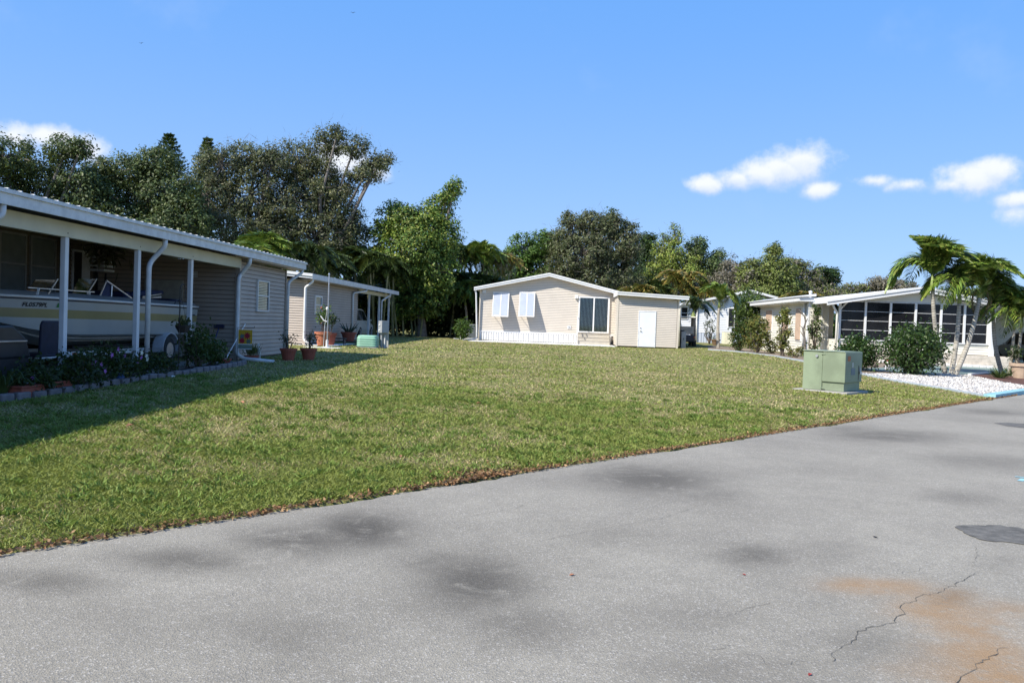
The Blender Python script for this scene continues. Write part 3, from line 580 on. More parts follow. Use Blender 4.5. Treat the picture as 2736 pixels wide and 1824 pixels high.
MB().prism([(v0-.7, YV-.5, vzl-.1), (vr, YV-.5, vzr+.12), (vr, YV-.5, vzr-.05), (v0-.7, YV-.5, vzl-.27)], (0, .05, 0)).build('fascia', whiteM, VH)
MB().prism([(vr, YV-.5, vzr+.12), (v1+.4, YV-.5, topV(v1-v0)+.22), (v1+.4, YV-.5, topV(v1-v0)+.05), (vr, YV-.5, vzr-.05)], (0, .05, 0)).build('fascia', whiteM, VH)
MB().prism([(v0-.7, YV-.45, vzl-.1), (vr, YV-.45, vzr+.12), (vr, YV-.45, vzr+.02), (v0-.7, YV-.45, vzl-.2)], (0, 13, 0)).build('roof', whiteM, VH)
MB().prism([(vr, YV-.45, vzr+.12), (v1+.4, YV-.45, topV(v1-v0)+.22), (v1+.4, YV-.45, topV(v1-v0)+.1), (vr, YV-.45, vzr+.0)], (0, 13, 0)).build('roof', whiteM, VH)
a = cx_(1856, YV+3); z_ = zpx(1856, 797, YV+3); MB().lathe([(.02, .34), (.3, .3), (.36, .12), (.3, 0), (.22, -.3)][::-1], (a, YV+3, z_)).build('roof_turbine', metalM, VH, smooth=True)
window_fr(VH, (cx_(1944, YV), YV-.018, zpx(1944, 874, YV)), (1, 0, 0), 1.0, 1.5, (0, -1, 0), whiteM, blackM, 2, 1, .05, .05)
window_fr(VH, (cx_(1818, YV), YV-.018, zpx(1818, 852, YV)), (1, 0, 0), .55, .95, (0, -1, 0), whiteM, winM, 1, 2, .05, .05)
downspout(VH, [(cx_(1861, YV), YV-.1, zpx(1861, 815, YV)), (cx_(1861, YV), YV-.1, .6)], .05, whiteM)
MB().box(cx_(1937, YV-2), cx_(1960, YV-2), YV-2, YV-1, .4, zpx(1937, 887, YV-2)).build('step_block', M('pale_yellow_block', (.72, .68, .5), .7), VH)
# ------------------------------------------------------------------ right home with glazed porch
YP = 40.0; ZP = .40
RH = thing('mobile_home', 'cream home with white gable roof over a dark-glazed front porch', 'house', (17, YP, ZP))
r0 = cx_(2241, YP); r1 = cx_(2643, YP); rp = cx_(2461, YP-.4)
sz = 1.36; tz = 3.16
rz_peak = zpx(2461, 768, YP-.4); rz_l = zpx(2212, 803, YP-.4); xl_ = cx_(2206, YP-.4); xr_ = 2*rp-xl_
def topR(s): X = r0+s; return rz_peak-.22-(rz_peak-rz_l)*abs(X-rp)/(rp-xl_)
MB().box(r0+.03, r1-.03, YP+.02, YP+9, ZP, sz).build('knee_wall', sideY, RH)
planks(RH, (r0, YP, 0), (1, 0, 0), r1-r0, ZP+.45, sz-.03, .115, (0, -1, 0), sideY)
planks(RH, (r0, YP, 0), (1, 0, 0), r1-r0, tz+.06, 9, .115, (0, -1, 0), sideY, top=lambda s: topR(s))
MB().prism([(r0, YP+.02, tz), (r1, YP+.02, tz), (r1, YP+.02, topR(r1-r0)), (rp, YP+.02, rz_peak-.25), (r0, YP+.02, max(tz+.02, topR(0)))], (0, .06, 0)).build('gable_wall', sideY, RH)
tileM = M('beige_tile', (.6, .53, .44), .7, .15, 4, .1, 30)
tb = MB().box(r0+.2, r1+.8, YP-.42, YP-.02, ZP-.15, ZP+.42).build('tiled_base', tileM, RH)
tme = MB().box(0, .385, -.012, 0, 0, .128).mesh('tile', tileM)
for i in range(int((r1-r0+.5)/.39)):
    for j in range(4): place('tile', tme, tb, np.array([r0+.22+i*.39+(j % 2)*.19, YP-.422, ZP-.13+j*.135])-WO[tb])
MB().box(r0-.02, r1+.02, YP-.08, YP+.05, sz-.03, sz+.03).build('sill', whiteM, RH)
MB().box(r0-.02, r1+.02, YP-.04, YP+.05, tz, tz+.06).build('window_header', greyfM, RH)
MB().box(r0+.1, r1-.1, YP+.14, YP+.2, sz, tz).build('porch_dark_backing', darkM, RH)  # dark sheet in place of the unlit porch interior
mull = [cx_(p, YP) for p in (2243, 2311, 2378, 2445, 2513, 2576, 2640)]
for i, m_ in enumerate(mull): MB().box(m_-.048, m_+.048, YP-.05, YP+.06, sz+.03, tz).build('mullion', whiteM, RH)
vinM = M('smoked_vinyl', (.010, .010, .012), .16, .3, 2, spec=.35)
for i in range(6):
    a, c = mull[i]+.055, mull[i+1]-.055; W_ = window_fr(RH, (a, YP+.04, sz+.03), (1, 0, 0), c-a, tz-sz-.03, (0, -1, 0), blackM, vinM, 1, 4, .03, .03)
    for j in range(1, 4):
        z = sz+.03+(tz-sz-.03)*j/4; MB().box(a, c, YP-.012, YP+.01, z-.009, z+.009).build('pane_rail', whiteM, W_)
for sg in (-1, 1):
    xa = xl_ if sg < 0 else xr_
    MB().prism([(xa, YP-.45, rz_l-.02), (rp, YP-.45, rz_peak), (rp, YP-.45, rz_peak-.1), (xa, YP-.45, rz_l-.12)], (0, 14, 0)).build('roof', whiteM, RH)
    f = MB().prism([(xa, YP-.5, rz_l), (rp, YP-.5, rz_peak+.02), (rp, YP-.5, rz_peak-.2), (xa, YP-.5, rz_l-.22)], (0, .045, 0)).build('fascia', whiteM, RH)
    MB().prism([(xa, YP-.54, rz_l+.03), (rp, YP-.54, rz_peak+.05), (rp, YP-.54, rz_peak-.05), (xa, YP-.54, rz_l-.07)], (0, .04, 0)).build('drip_edge', whiteM, f)
yy = YP+.2
while yy < YP+13: 
    MB().prism([(xl_, yy, rz_l-.01), (rp, yy, rz_peak+.01), (rp, yy, rz_peak+.04), (xl_, yy, rz_l+.02)], (0, .03, 0)).build('roof_rib', whiteM, RH); yy += .4
# side wall receding, flat eave, shutters
XS = cx_(2156, 42.0); YS2 = 51.5
MB().box(XS+.03, r0+.5, 42.3, YS2, ZP, 3.2).build('side_wall', sideY, RH)
planks(RH, (XS, 42.3, 0), (0, 1, 0), YS2-42.3, ZP+.1, 3.15, .13, (-1, 0, 0), sideY)
MB().box(XS-.55, xl_+.02, 41.6, YS2+.5, 3.16, 3.36).build('side_fascia', whiteM, RH)
MB().prism([(XS-.6, 41.5, 3.40), (xl_+.1, 41.5, 3.55), (xl_+.1, 41.5, 3.42), (XS-.6, 41.5, 3.365)], (0, 12.6, 0)).build('side_roof', whiteM, RH)
MB().box(XS-.45, XS, 42, YS2, 3.10, 3.158).build('soffit', sideY, RH)
tanM = M('tan_shutter', (.50, .36, .26), .7, .12, 3)
for (ya, yb, z0_, z1_) in ((42.9, 43.7, 1.25, 2.85), (45.2, 46.2, 1.4, 2.85), (48.6, 49.8, 1.7, 2.85)):
    s_ = MB().box(XS-.05, XS-.012, ya-.08, yb+.08, z0_-.08, z1_+.08).build('shutter_frame', whiteM, RH); MB().box(XS-.09, XS-.052, ya, yb, z0_, z1_).build('shutter', tanM, s_)
for y in (46.6, 42.35): downspout(RH, [(XS-.06, y, 3.12), (XS-.06, y, .6)], .05, whiteM)
q0 = cx_(2160, 41.8); q1 = cx_(2212, 41.8)
MB().box(q0+.02, q1-.02, 41.82, 42.25, ZP-.1, 3.14).build('entry_wall', sideW, RH)
planks(RH, (q0, 41.8, 0), (1, 0, 0), q1-q0, ZP, 3.14, .075, (0, -1, 0), sideY)
for a in (q0, q1, q0+(q1-q0)*.68): MB().box(a-.03, a+.03, 41.77, 41.81, ZP-.1, 3.14).build('corner_trim', whiteM, RH)
MB().box(q1+.03, r0, 41.9, 42.1, ZP, 3.2).build('entry_shade_sheet', darkM, RH)  # dark sheet painted as the shade of the entry opening
downspout(RH, [(cx_(2222, YP-.3), YP-.35, rz_l-.1), (cx_(2224, YP-.3), YP-.35, rz_l-.28), (cx_(2232, YP), YP-.2, rz_l-.55), (cx_(2231, YP), YP-.2, ZP)], .05, sideY)
MB().bar((r0+.05, YP-.06, tz-.35), (r0+.28, YP-.4, tz+.02), .05).build('roof_brace', whiteM, RH)
MB().bar((r1, YP-.06, tz-.75), (r1+.4, YP-.3, tz-.2), .06).build('roof_brace', whiteM, RH)
MB().lathe([(.07, 0), (.07, .28), (.1, .3), (.1, .36), (.03, .4)], (cx_(2162, 46), 46, zpx(2162, 796, 46))).build('vent_pipe', whiteM, RH)
# carport on its right side
MB().box(r1+.02, 27, YP+.2, YP+12, 3.0, 3.12).build('carport_roof', whiteM, RH)
for a in (cx_(2651, YP-.1),): MB().box(a-.09, a+.09, YP-.2, YP-.02, ZP-.1, 3.0).build('post', whiteM, RH)
MB().box(r1-.02, r1+.06, YP+.1, YP+9, ZP, 3.0).build('carport_side_wall', M('dark_brown_screen', (.05, .035, .03), .6), RH)
MB().box(r1, 27, YP+8, YP+8.2, ZP, 3.0).build('carport_back_wall', sideY, RH)

# paved and planted ground of the right lot
greenM = M('green_painted_concrete', (.17, .235, .215), .7, .12, 1.5, .2, 50)
gravM = M('white_gravel', (.6, .58, .55), .8, .12, 25, .5, 40, fine=.35)
mulchM = M('red_mulch', (.11, .05, .035), .95, .4, 14, .8, 40, fine=.5)
E_ = [tuple(on_t(x, y)[:2]) for x, y in [(1894,935),(1966,940),(2072,953),(2148,967),(2225,984),(2300,1001),(2400,1021),(2530,1042)]]
E_.append(tuple(road_pt(np.dot(RB-RA, RD), .25)[:2]))
driveway = tuple(road_pt(np.dot(RB-RA, RD)+9, .1)[:2])
tag(sheet('garden_bed', E_+[tuple(road_pt(np.dot(RB-RA, RD)+8, .25)[:2]), (21.5, 39.2), (13.6, 39.4), (12.2, 43), (12.0, 52), (10.2, 56)], .010, M('bed_soil', (.24, .19, .14), .95, .35, 3, .6, 40, fine=.4)), kind='structure')
gv = tpoly([(2290,999),(2345,999),(2400,1000),(2440,998),(2520,999),(2590,1004),(2640,1014),(2690,1024),(2760,1034),(2830,1040),(2830,1052),(2736,1048),(2690,1056),(2664,1061),(2530,1041),(2400,1020)])
tag(sheet('gravel_bed', gv, .022, gravM), kind='structure')
dv2 = tpoly([(2300,985),(2480,978),(2600,981),(2700,986),(2830,992),(2900,1010),(2830,1012),(2690,1003),(2640,1006),(2580,1003),(2520,998),(2440,997),(2350,992)])
tag(sheet('driveway', dv2, .018, greenM), kind='structure')
md = tpoly([(2590,1004),(2640,1000),(2690,996),(2790,999),(2830,1012),(2830,1038),(2736,1031),(2690,1023),(2640,1013)])
tag(sheet('mulch_bed', md, .034, mulchM), kind='structure')
def kerb(pts, w_, h_, mat, name='kerb', lab=None):
    mb = MB(); vs = []; pts = [np.array([p[0], p[1], 0]) for p in pts]; n = len(pts)
    for i, p in enumerate(pts):
        d = nrm(pts[min(i+1, n-1)]-pts[max(i-1, 0)]); m_ = np.array([-d[1], d[0], 0])*w_/2; z = float(terr(p[0], p[1]))
        vs += [p+m_+[0, 0, z-.1], p+m_+[0, 0, z+h_], p-m_+[0, 0, z+h_], p-m_+[0, 0, z-.1]]
    mb.add(vs, [(4*i+j, 4*i+(j+1) % 4, 4*i+4+(j+1) % 4, 4*i+4+j) for i in range(n-1) for j in range(4)]+[(3, 2, 1, 0), (4*n-4, 4*n-3, 4*n-2, 4*n-1)])
    return tag(mb.build(name, mat), kind='structure')
kerb(E_, .14, .06, M('grey_edging', (.34, .38, .4), .8, .15, 4, .2, 40))
s0 = np.dot(RB-RA, RD); kerb([road_pt(s0+k, .16)[:2] for k in np.arange(-.1, 10, .6)], .3, .10, blueM)
kerb([tuple(p[:2]) for p in tpoly([(2590,1004),(2640,999),(2690,996),(2760,997)])], .12, .09, whiteM)
MBs = MB()
base_kerb = [cx_(2350+i*18, 39.45) for i in range(17)]
for i, x in enumerate(base_kerb): 
    o = MB().box(x, x+.3, 39.3, 39.52, float(terr(x, 39.4))-.05, float(terr(x, 39.4))+.13).build('edging_stone', M('white_stone', (.7, .68, .64), .85, .1, 8, .4, 30), loc=(x, 39.4, float(terr(x, 39.4))), bevel=.03); tag(o, 'white painted stone in the row along the tiled porch base', 'stone', 'white edging stones by the porch')
# loose gravel stones
n = 15000; gx = np.array([p[:2] for p in gv]); lo, hi = gx.min(0), gx.max(0)
def inside(P_, poly):
    x, y = P_[:, 0], P_[:, 1]; r = np.zeros(len(P_), bool); j = len(poly)-1
    for i in range(len(poly)):
        xi, yi = poly[i][:2]; xj, yj = poly[j][:2]
        r ^= ((yi > y) != (yj > y)) & (x < (xj-xi)*(y-yi)/(yj-yi+1e-12)+xi); j = i
    return r
pp = RNG.uniform(lo, hi, (n*3, 2)); pp = pp[inside(pp, gx)][:n]; z = terr(pp[:, 0], pp[:, 1])+.024
cen = np.column_stack([pp, z]); dirs = rand_dirs(len(cen)); dirs[:, 2] = np.abs(dirs[:, 2])*.35
tag(place('gravel', npmesh('gravel', leaf_quads(cen, .05, aspect=.9, dirs=dirs), 4, tints(len(cen), [(.68, .66, .63), (.55, .52, .48), (.4, .36, .32, .4)]), leafmat('gravel_chips', .8, 0))), 'loose white gravel chips covering the palm bed', 'gravel', kind='stuff')
fg = on_t(2371, 990); o = thing('garden_figurine', 'small white garden figurine between the two dark hedges', 'figurine', fg)
MB().lathe([(.09, 0), (.12, .05), (.1, .16), (.05, .24), (.07, .3), (.05, .36), (.01, .38)], fg).build('body', whiteM, o, smooth=True); MB().ell(fg+np.array([0, 0, .4]), .06, .06, .06).build('head', terraM, o, smooth=True)

# ------------------------------------------------------------------ transformer box
tM = M('transformer_green', (.215, .262, .172), .5, .16, 1.6, .06, 20, fine=.12)
tC = on_t(2252.5, 1053); tL = on_t(2150, 1046); tR_ = on_t(2294, 1043)
uR = RD*1.0; uL = RN*1.0                          # squared to the road
wL = 1.08; wR = 1.08
zT = tC[2]+.06; HT = 1.0
TR = thing('transformer_box', 'square olive green steel transformer cabinet on its grass-edge pad', 'transformer box', tC)
def q3(a, b_, z): return tC*[1, 1, 0]+uL*a+uR*b_+np.array([0, 0, z])
MB().prism([q3(-.16, -.16, tC[2]-.06), q3(wL+.2, -.16, tC[2]-.06), q3(wL+.2, wR+.16, tC[2]-.06), q3(-.16, wR+.16, tC[2]-.06)], (0, 0, .115)).build('pad', concM, TR, bevel=.015)
sp_ = wL*.52
MB().prism([q3(sp_+.004, 0, zT), q3(wL, 0, zT), q3(wL, wR, zT), q3(sp_+.004, wR, zT)], (0, 0, HT)).build('cabinet', tM, TR, bevel=.012)
MB().prism([q3(.0, .03, zT), q3(sp_, .03, zT), q3(sp_, wR-.03, zT), q3(.0, wR-.03, zT)], (0, 0, .24)).build('sill_base', tM, TR, bevel=.008)
hd = MB().prism([q3(-.035, -.012, zT+.225), q3(sp_, -.012, zT+.225), q3(sp_, wR+.012, zT+.225), q3(-.035, wR+.012, zT+.225)], (0, 0, HT-.22)).build('hood', tM, TR, bevel=.015)
MB().prism([q3(-.02, -.03, zT+HT+.003), q3(wL+.02, -.03, zT+HT+.003), q3(wL+.02, wR+.03, zT+HT+.003), q3(-.02, wR+.03, zT+HT+.003)], (0, 0, .02)).build('lid', tM, TR, bevel=.01)
def decal(a, b_, z0_, z1_, mat, off=.004, nm='label_plate'): MB().prism([q3(-.036-off, a, z0_), q3(-.036-off, b_, z0_), q3(-.036-off, b_, z1_), q3(-.036-off, a, z1_)], uL*off).build(nm, mat, hd)
decal(.12, .3, zT+.78, zT+.91, M('warning_orange', (.4, .13, .04), .6), nm='warning_label'); decal(.44, .48, zT+.62, zT+.74, whiteM); decal(.36, .62, zT+.42, zT+.60, M('faded_blue_plate', (.10, .15, .18), .5), nm='rating_plate'); decal(.84, .88, zT+.28, zT+.66, blackM, nm='latch_slot')
MB().lathe([(.001, .0), (.045, 0), (.045, .02), (.001, .03)], (0, 0, 0)).mesh('x', tM)
MB().prism([q3(-.05, .9, zT+.5), q3(-.05, .99, zT+.5), q3(-.05, .99, zT+.6), q3(-.05, .9, zT+.6)], uL*.013).build('lock_hasp', greymM, hd); c0 = q3(-.06, .945, zT+.47); MB().box(c0[0]-.025, c0[0]+.025, c0[1]-.02, c0[1]+.02, c0[2]-.035, c0[2]+.03).build('padlock', metalM, hd)
for zz in (.06, .93): c0 = q3(sp_-.02, -.014, zT+zz); MB().tube([c0-uL*.05, c0+uL*.05], .012, 8).build('hinge', tM, TR)
bl = MB(); c0 = q3(wL*.66, -.006, zT+.88); bl.tube([c0, c0-uR*.03], .035, 12).build('lifting_bolt', greymM, TR)
lt2 = MB(); c0 = q3(.42, .5, zT+HT+.023); lt2.tube([c0, c0+[0, 0, .03]], .04, 10).build('lid_bolt', tM, TR)

# ------------------------------------------------------------------ cars
def suv(name, label, loc, col, rz, L=4.5, Wd=1.8, H=1.66):
    o = thing(name, label, 'car', loc, rz=0); c = np.array(loc, float); ca, sa = math.cos(rz), math.sin(rz)
    paint = M('paint_'+label[:12], col, .25, .04, 2, spec=.6)
    def T(x, y, z): return c+np.array([ca*x-sa*y, sa*x+ca*y, z])        # y forward
    st = [(-.5, .45, .62, .80, .80), (-.485, .32, .95, .86, .80), (-.40, .25, 1.0, .9, .84), (-.2, .22, 1.02, .9, .86), (.1, .22, 1.0, .9, .86), (.3, .24, .98, .9, .86), (.42, .28, .88, .88, .80), (.485, .34, .74, .8, .7), (.5, .4, .62, .7, .62)]
    rings = []
    for f_, zb, zt, wb, wt in st:
        y = f_*L; hw = Wd/2
        rings.append([T(-wb*hw, y, zb), T(wb*hw, y, zb), T(hw*min(1, wb+.1), y, zb+(zt-zb)*.35), T(hw*min(1, wb+.09), y, zb+(zt-zb)*.7), T(wt*hw, y, zt), T(-wt*hw, y, zt), T(-hw*min(1, wb+.09), y, zb+(zt-zb)*.7), T(-hw*min(1, wb+.1), y, zb+(zt-zb)*.35)])
    b_ = MB().loft(rings).build('body', paint, o, smooth=False, bevel=.03)
    gs = [(-.47, .98, .99, .80), (-.40, .98, H-.06, .72), (-.25, .98, H, .70), (-.02, .98, H, .70), (.08, .98, H-.08, .70), (.26, .96, 1.0, .8)]
    rings = [[T(-.86*Wd/2, f_*L, zb), T(.86*Wd/2, f_*L, zb), T(w_*Wd/2, f_*L, zt), T(-w_*Wd/2, f_*L, zt)] for f_, zb, zt, w_ in gs]
    MB().loft(rings).build('cabin', paint, o, bevel=.03)
    def sidewin(fs, sgn):
        mb = MB(); pts = []
        def atp(f_, k): # k 0 belt..1 roof
            zs = np.interp(f_, [g_[0] for g_ in gs], [g_[2] for g_ in gs]); ws = np.interp(f_, [g_[0] for g_ in gs], [g_[3] for g_ in gs]); zb = 1.0
            z = zb+.02+(zs-.09-zb)*k; wq = .86+(ws-.86)*((z-.98)/max(.05, zs-.98)); return T(sgn*(wq*Wd/2+.006), f_*L, z)
        (a, b1, c1, d1) = fs
        p = [atp(a, 0), atp(b1, 0), atp(c1, 1), atp(d1, 1)]; n_ = T(sgn*.01, 0, 0)-c; mb.prism(p, n_*[1, 1, 0]); mb.build('side_window', winM, o)
    for sg in (-1, 1): sidewin((-.43, -.29, -.29, -.385), sg); sidewin((-.27, -.09, -.09, -.27), sg); sidewin((-.07, .17, .07, -.07), sg)
    MB().prism([T(-.62*Wd/2, -.468*L, 1.05), T(.62*Wd/2, -.468*L, 1.05), T(.6*Wd/2, -.42*L, H-.12), T(-.6*Wd/2, -.42*L, H-.12)], T(0, -.03, .02)-c).build('rear_window', winM, o)
    MB().prism([T(-.66*Wd/2, .235*L, 1.06), T(.66*Wd/2, .235*L, 1.06), T(.6*Wd/2, .10*L, H-.12), T(-.6*Wd/2, .10*L, H-.12)], T(0, .03, .03)-c).build('windscreen', winM, o)
    for sg in (-1, 1):
        for f_ in (-.30, .30):
            wc = T(sg*(Wd/2-.1), f_*L, .33); ax = T(sg, 0, 0)-c; ty = MB(); ty.tube([wc-ax*.11, wc-ax*.09, wc+ax*.09, wc+ax*.115], [.28, .33, .33, .29], 20); wh = ty.build('wheel', rubberM, o, smooth=False)
            MB().tube([wc+ax*.10, wc+ax*.122], .21, 14).build('rim', metalM, wh)
            for k in range(5): a = 2*math.pi*k/5; dd_ = (T(0, math.cos(a), math.sin(a))-c); MB().bar(wc+ax*.128+dd_*.03, wc+ax*.128+dd_*.19, .035, .02).build('spoke', greymM, wh)
            ar = MB(); ar.tube([wc+(T(0, math.cos(a), math.sin(a))-c)*.37+ax*.06 for a in np.linspace(-.2, math.pi+.2, 14)], .025, 6).build('wheel_arch', blackM, o)
        mp = T(sg*(Wd/2+.08), .13*L, 1.03); MB().ell(mp, .1, .07, .07).build('mirror', paint, o, smooth=True)
        MB().prism([T(sg*.62*Wd/2, -.497*L, .84), T(sg*.88*Wd/2, -.47*L, .84), T(sg*.86*Wd/2, -.475*L, 1.02), T(sg*.66*Wd/2, -.492*L, 1.02)], T(0, -.05, 0)-c).build('tail_light', M('tail_red', (.4, .01, .015), .2), o)
        MB().prism([T(sg*.5*Wd/2, .49*L, .66), T(sg*.82*Wd/2, .465*L, .68), T(sg*.82*Wd/2, .455*L, .8), T(sg*.5*Wd/2, .475*L, .78)], T(0, .04, 0)-c).build('headlight', M('headlight_lens', (.6, .62, .65), .1), o)
        for f_ in (-.1, .0+.03): MB().bar(T(sg*(Wd/2*.97+.01), f_*L-.22, .9), T(sg*(Wd/2*.97+.01), f_*L-.07, .9), .02, .03).build('door_handle', paint, o)
    return o
z2 = Z2
suv('parked_car', 'champagne coloured car parked under the thin posts of the far carport', (-11.75, 46.9, Z2), (.50, .48, .42), 0)
suv('parked_car', 'silver white car in the carport at the right edge of the picture', (24.35, 43.75, .38), (.62, .63, .65), 0)
# golf cart behind the shed
gc = np.array([cx_(1838, 53), 53.2, .46]); o = thing('golf_cart', 'golf cart with flat cream roof beside the beige shed corner', 'golf cart', gc)
MB().box(gc[0]-1.0, gc[0]+.5, gc[1]-.6, gc[1]+1.3, gc[2]+1.85, gc[2]+1.93).build('roof', M('cart_roof_cream', (.75, .73, .62), .5), o, bevel=.02)
for dx in (-.5, .42):
    for dy in (-.45, 1.1): MB().bar(gc+[dx, dy, .7], gc+[dx, dy, 1.85], .04).build('roof_post', blackM, o)
MB().box(gc[0]-.55, gc[0]+.45, gc[1]-.6, gc[1]+1.5, gc[2]+.3, gc[2]+.75).build('body', M('cart_body_dark', (.03, .035, .05), .3), o, bevel=.08); MB().box(gc[0]-.5, gc[0]+.4, gc[1]-.1, gc[1]+.15, gc[2]+.8, gc[2]+1.3).build('seat_back', M('cart_seat', (.5, .47, .4), .6), o, bevel=.05)
MB().box(gc[0]+.34, gc[0]+.42, gc[1]-.63, gc[1]-.605, gc[2]+.58, gc[2]+.68).build('tail_light', M('cart_reflector', (.6, .15, .03), .4), o)
for dx in (-.5, .42):
    for dy in (-.3, 1.2): MB().tube([gc+[dx-.09, dy, .23], gc+[dx+.09, dy, .23]], .23, 16).build('wheel', rubberM, o)

# ------------------------------------------------------------------ boat on trailer
BX = -10.42; Bs, Bb = 21.25, 14.0; zk = .78
BT = thing('boat', 'white bowrider boat with cream yellow side stripe on its trailer', 'boat', (BX, 18.5, ZL))
hullM = M('gelcoat_white', (.36, .365, .35), .3, .05, 2); stripeM = M('gelcoat_yellow', (.26, .22, .10), .3, .06, 2); deckM = M('boat_deck_grey', (.24, .25, .26), .4, .06, 3)  # hull, stripe and deck colours lowered to stand for carport shade
def hw(u): return 1.07*(1-max(0, (u-.6)/.4)**2.6)*(.96+.04*min(1, u*4))       # half beam, u 0 stern .. 1 bow
def zg(u): return 1.70+.06*u
def zkeel(u): return zk+.0*u+max(0, (u-.62)/.38)**2.2*.78
def zch(u): return min(zg(u)-.42, zk+.24+.06*u+max(0, (u-.72)/.28)**2*.35)
us = np.linspace(0, 1, 25)
def bp_(u, f_, z): return np.array([BX+hw(u)*f_, Bs-(Bs-Bb)*u, z])
def strake(zf0, zf1, name, mat, off=0.0):
    mb = MB(); rows = []
    for u in us:
        z0_, z1_ = zch(u), zg(u); zl_ = lambda f_: {0: z0_, 1: z1_-.37, 2: z1_-.20, 3: z1_}[f_]; k_ = lambda z: (z-z0_)/(z1_-z0_); rows.append([bp_(u, .93+.07*k_(zl_(zf0)), zl_(zf0)), bp_(u, .93+.07*k_(zl_(zf1)), zl_(zf1))])
    rows2 = [[np.array([2*BX-q[0], q[1], q[2]]) for q in r] for r in rows]
    mb.loft(rows, False, False); mb.loft(rows2, False, False); return mb.build(name, mat, BT, smooth=True)
rings = [[bp_(u, 0, zkeel(u)), bp_(u, .5, (zkeel(u)+zch(u))/2-.01), bp_(u, .925, zch(u))] for u in us]; mb = MB(); mb.loft(rings, False, False); mb.loft([[np.array([2*BX-q[0], q[1], q[2]]) for q in r] for r in rings], False, False); mb.build('hull_bottom', hullM, BT, smooth=True)
strake(0, 1, 'hull_side_lower', hullM); strake(1, 2, 'hull_stripe', stripeM); strake(2, 3, 'hull_side_upper', hullM)
mb = MB(); q = rings[0]; u = 0
mb.add([bp_(0, 0, zk), bp_(0, .925, zch(0)), bp_(0, 1, zg(0)), bp_(0, -1, zg(0)), bp_(0, -.925, zch(0))], [(0, 1, 2, 3, 4)]).build('transom', hullM, BT)
mb = MB(); mb.loft([[bp_(u, 1.0, zg(u)+.03), bp_(u, .86, zg(u)+.13), bp_(u, .6, zg(u)+.13)] for u in us], False, False); mb.loft([[bp_(u, -1.0, zg(u)+.03), bp_(u, -.86, zg(u)+.13), bp_(u, -.6, zg(u)+.13)] for u in us], False, False); mb.build('deck', deckM, BT, smooth=True)
MB().prism([bp_(.62, .6, zg(.6)+.12), bp_(.62, -.6, zg(.6)+.12), bp_(.98, -.6, zg(1)+.12), bp_(.98, .6, zg(1)+.12)], (0, 0, .015)).build('foredeck', deckM, BT)
for sg in (1, -1):
    MB().tube([bp_(u, sg*1.005, zg(u)+.02) for u in us], .026, 8).build('rub_rail', whiteM, BT, smooth=True); MB().tube([bp_(u, sg*1.0, zg(u)-.02) for u in us], .014, 6).build('rub_strip', M('navy_strip', (.01, .012, .03), .4), BT)
for k, (f0, u0, u1) in enumerate(((.55, .35, .93), (.75, .1, .8))): MB().tube([bp_(u, f0, (zkeel(u)*(1-f0)+zch(u)*f0)-.015) for u in np.linspace(u0, u1, 12)], .018, 6).build('hull_strake', hullM, BT)
blueC = M('navy_canvas', (.012, .02, .07), .8, .2, 6)
MB().tube([(BX+.85, Yat(72, BX+.85), 1.93), (BX+.88, Yat(250, BX+.88), 1.93)], .014, 6).build('hand_rail', metalM, BT)
for px in (102, 238): y = Yat(px, BX+.87); MB().bar((BX+.87, y, 1.93), (BX+.9, y-.1, 1.80), .03).build('rail_stanchion', whiteM, BT)
def pr(px, py, X): return on_X(px, py, X)
frs = []
for (A_, B_, X_) in (((128, 785), (154, 745), BX+.75), ((232, 785), (258, 745), BX+.3), ((264, 796), (285, 748), BX+.9), ((285, 750), (352, 797), BX+.92), ((299, 760), (297, 797), BX+.9), ((264, 796), (299, 796), BX+.9)):
    o_ = MB().tube([pr(*A_, X_), pr(*B_, X_)], .016, 6).build('windshield_frame', metalM, BT)
MB().prism([pr(268, 793, BX+.88), pr(296, 793, BX+.88), pr(297, 758, BX+.88), pr(286, 752, BX+.88)], (-.012, 0, 0)).build('canvas_panel', blueC, BT)
for (poly, X_) in (([(60, 790), (120, 790), (152, 748), (95, 747)], BX+.5), ([(190, 790), (230, 790), (257, 746), (210, 744)], BX+.3)): MB().prism([pr(x, y, X_) for x, y in poly], (-.01, 0, 0)).build('windshield_pane', glassmat('boat_glass', (.25, .27, .27), .4), BT)
for k, (za, zb) in enumerate(((793, 785), (798, 792), (797, 794.5))):
    MB().tube([pr(380, za, BX+.8), pr(430, zb, BX+.8)], .016, 6).build('bimini_pole', metalM, BT)
MB().tube([pr(350, 788, BX+.7), pr(390, 783, BX+.7), pr(432, 781, BX+.7)], [.07, .085, .05], 10).build('folded_bimini', blueC, BT, smooth=True)
MB().box(BX-.7, BX+.7, 18.2, 18.8, 1.3, 2.0).build('seat', blueC, BT, bevel=.08); MB().box(BX-.8, BX+.8, 20.3, 20.9, 1.3, 1.9).build('seat', blueC, BT, bevel=.08)
def text_mesh(txt, size, mat, parent, org, ux, uz, name='lettering', shear=0, bold=.0):
    cu = bpy.data.curves.new('t', 'FONT'); cu.body = txt; cu.size = size; cu.extrude = .001; cu.shear = shear; cu.offset = bold
    ob = bpy.data.objects.new('t', cu); COL.objects.link(ob); dg = bpy.context.evaluated_depsgraph_get(); me = bpy.data.meshes.new_from_object(ob.evaluated_get(dg)); bpy.data.objects.remove(ob)
    ux = nrm(ux); uz = nrm(uz); un = np.cross(ux, uz); me.materials.clear(); me.materials.append(mat)
    for v in me.vertices: v.co = Vector(np.array(org)-WO[parent]+ux*v.co.x+uz*v.co.y+un*v.co.z)
    return place(name, me, parent)
yA = Yat(34, BX+1.0); uA = (Bs-yA)/(Bs-Bb); uB = (Bs-(yA+1.4))/(Bs-Bb)
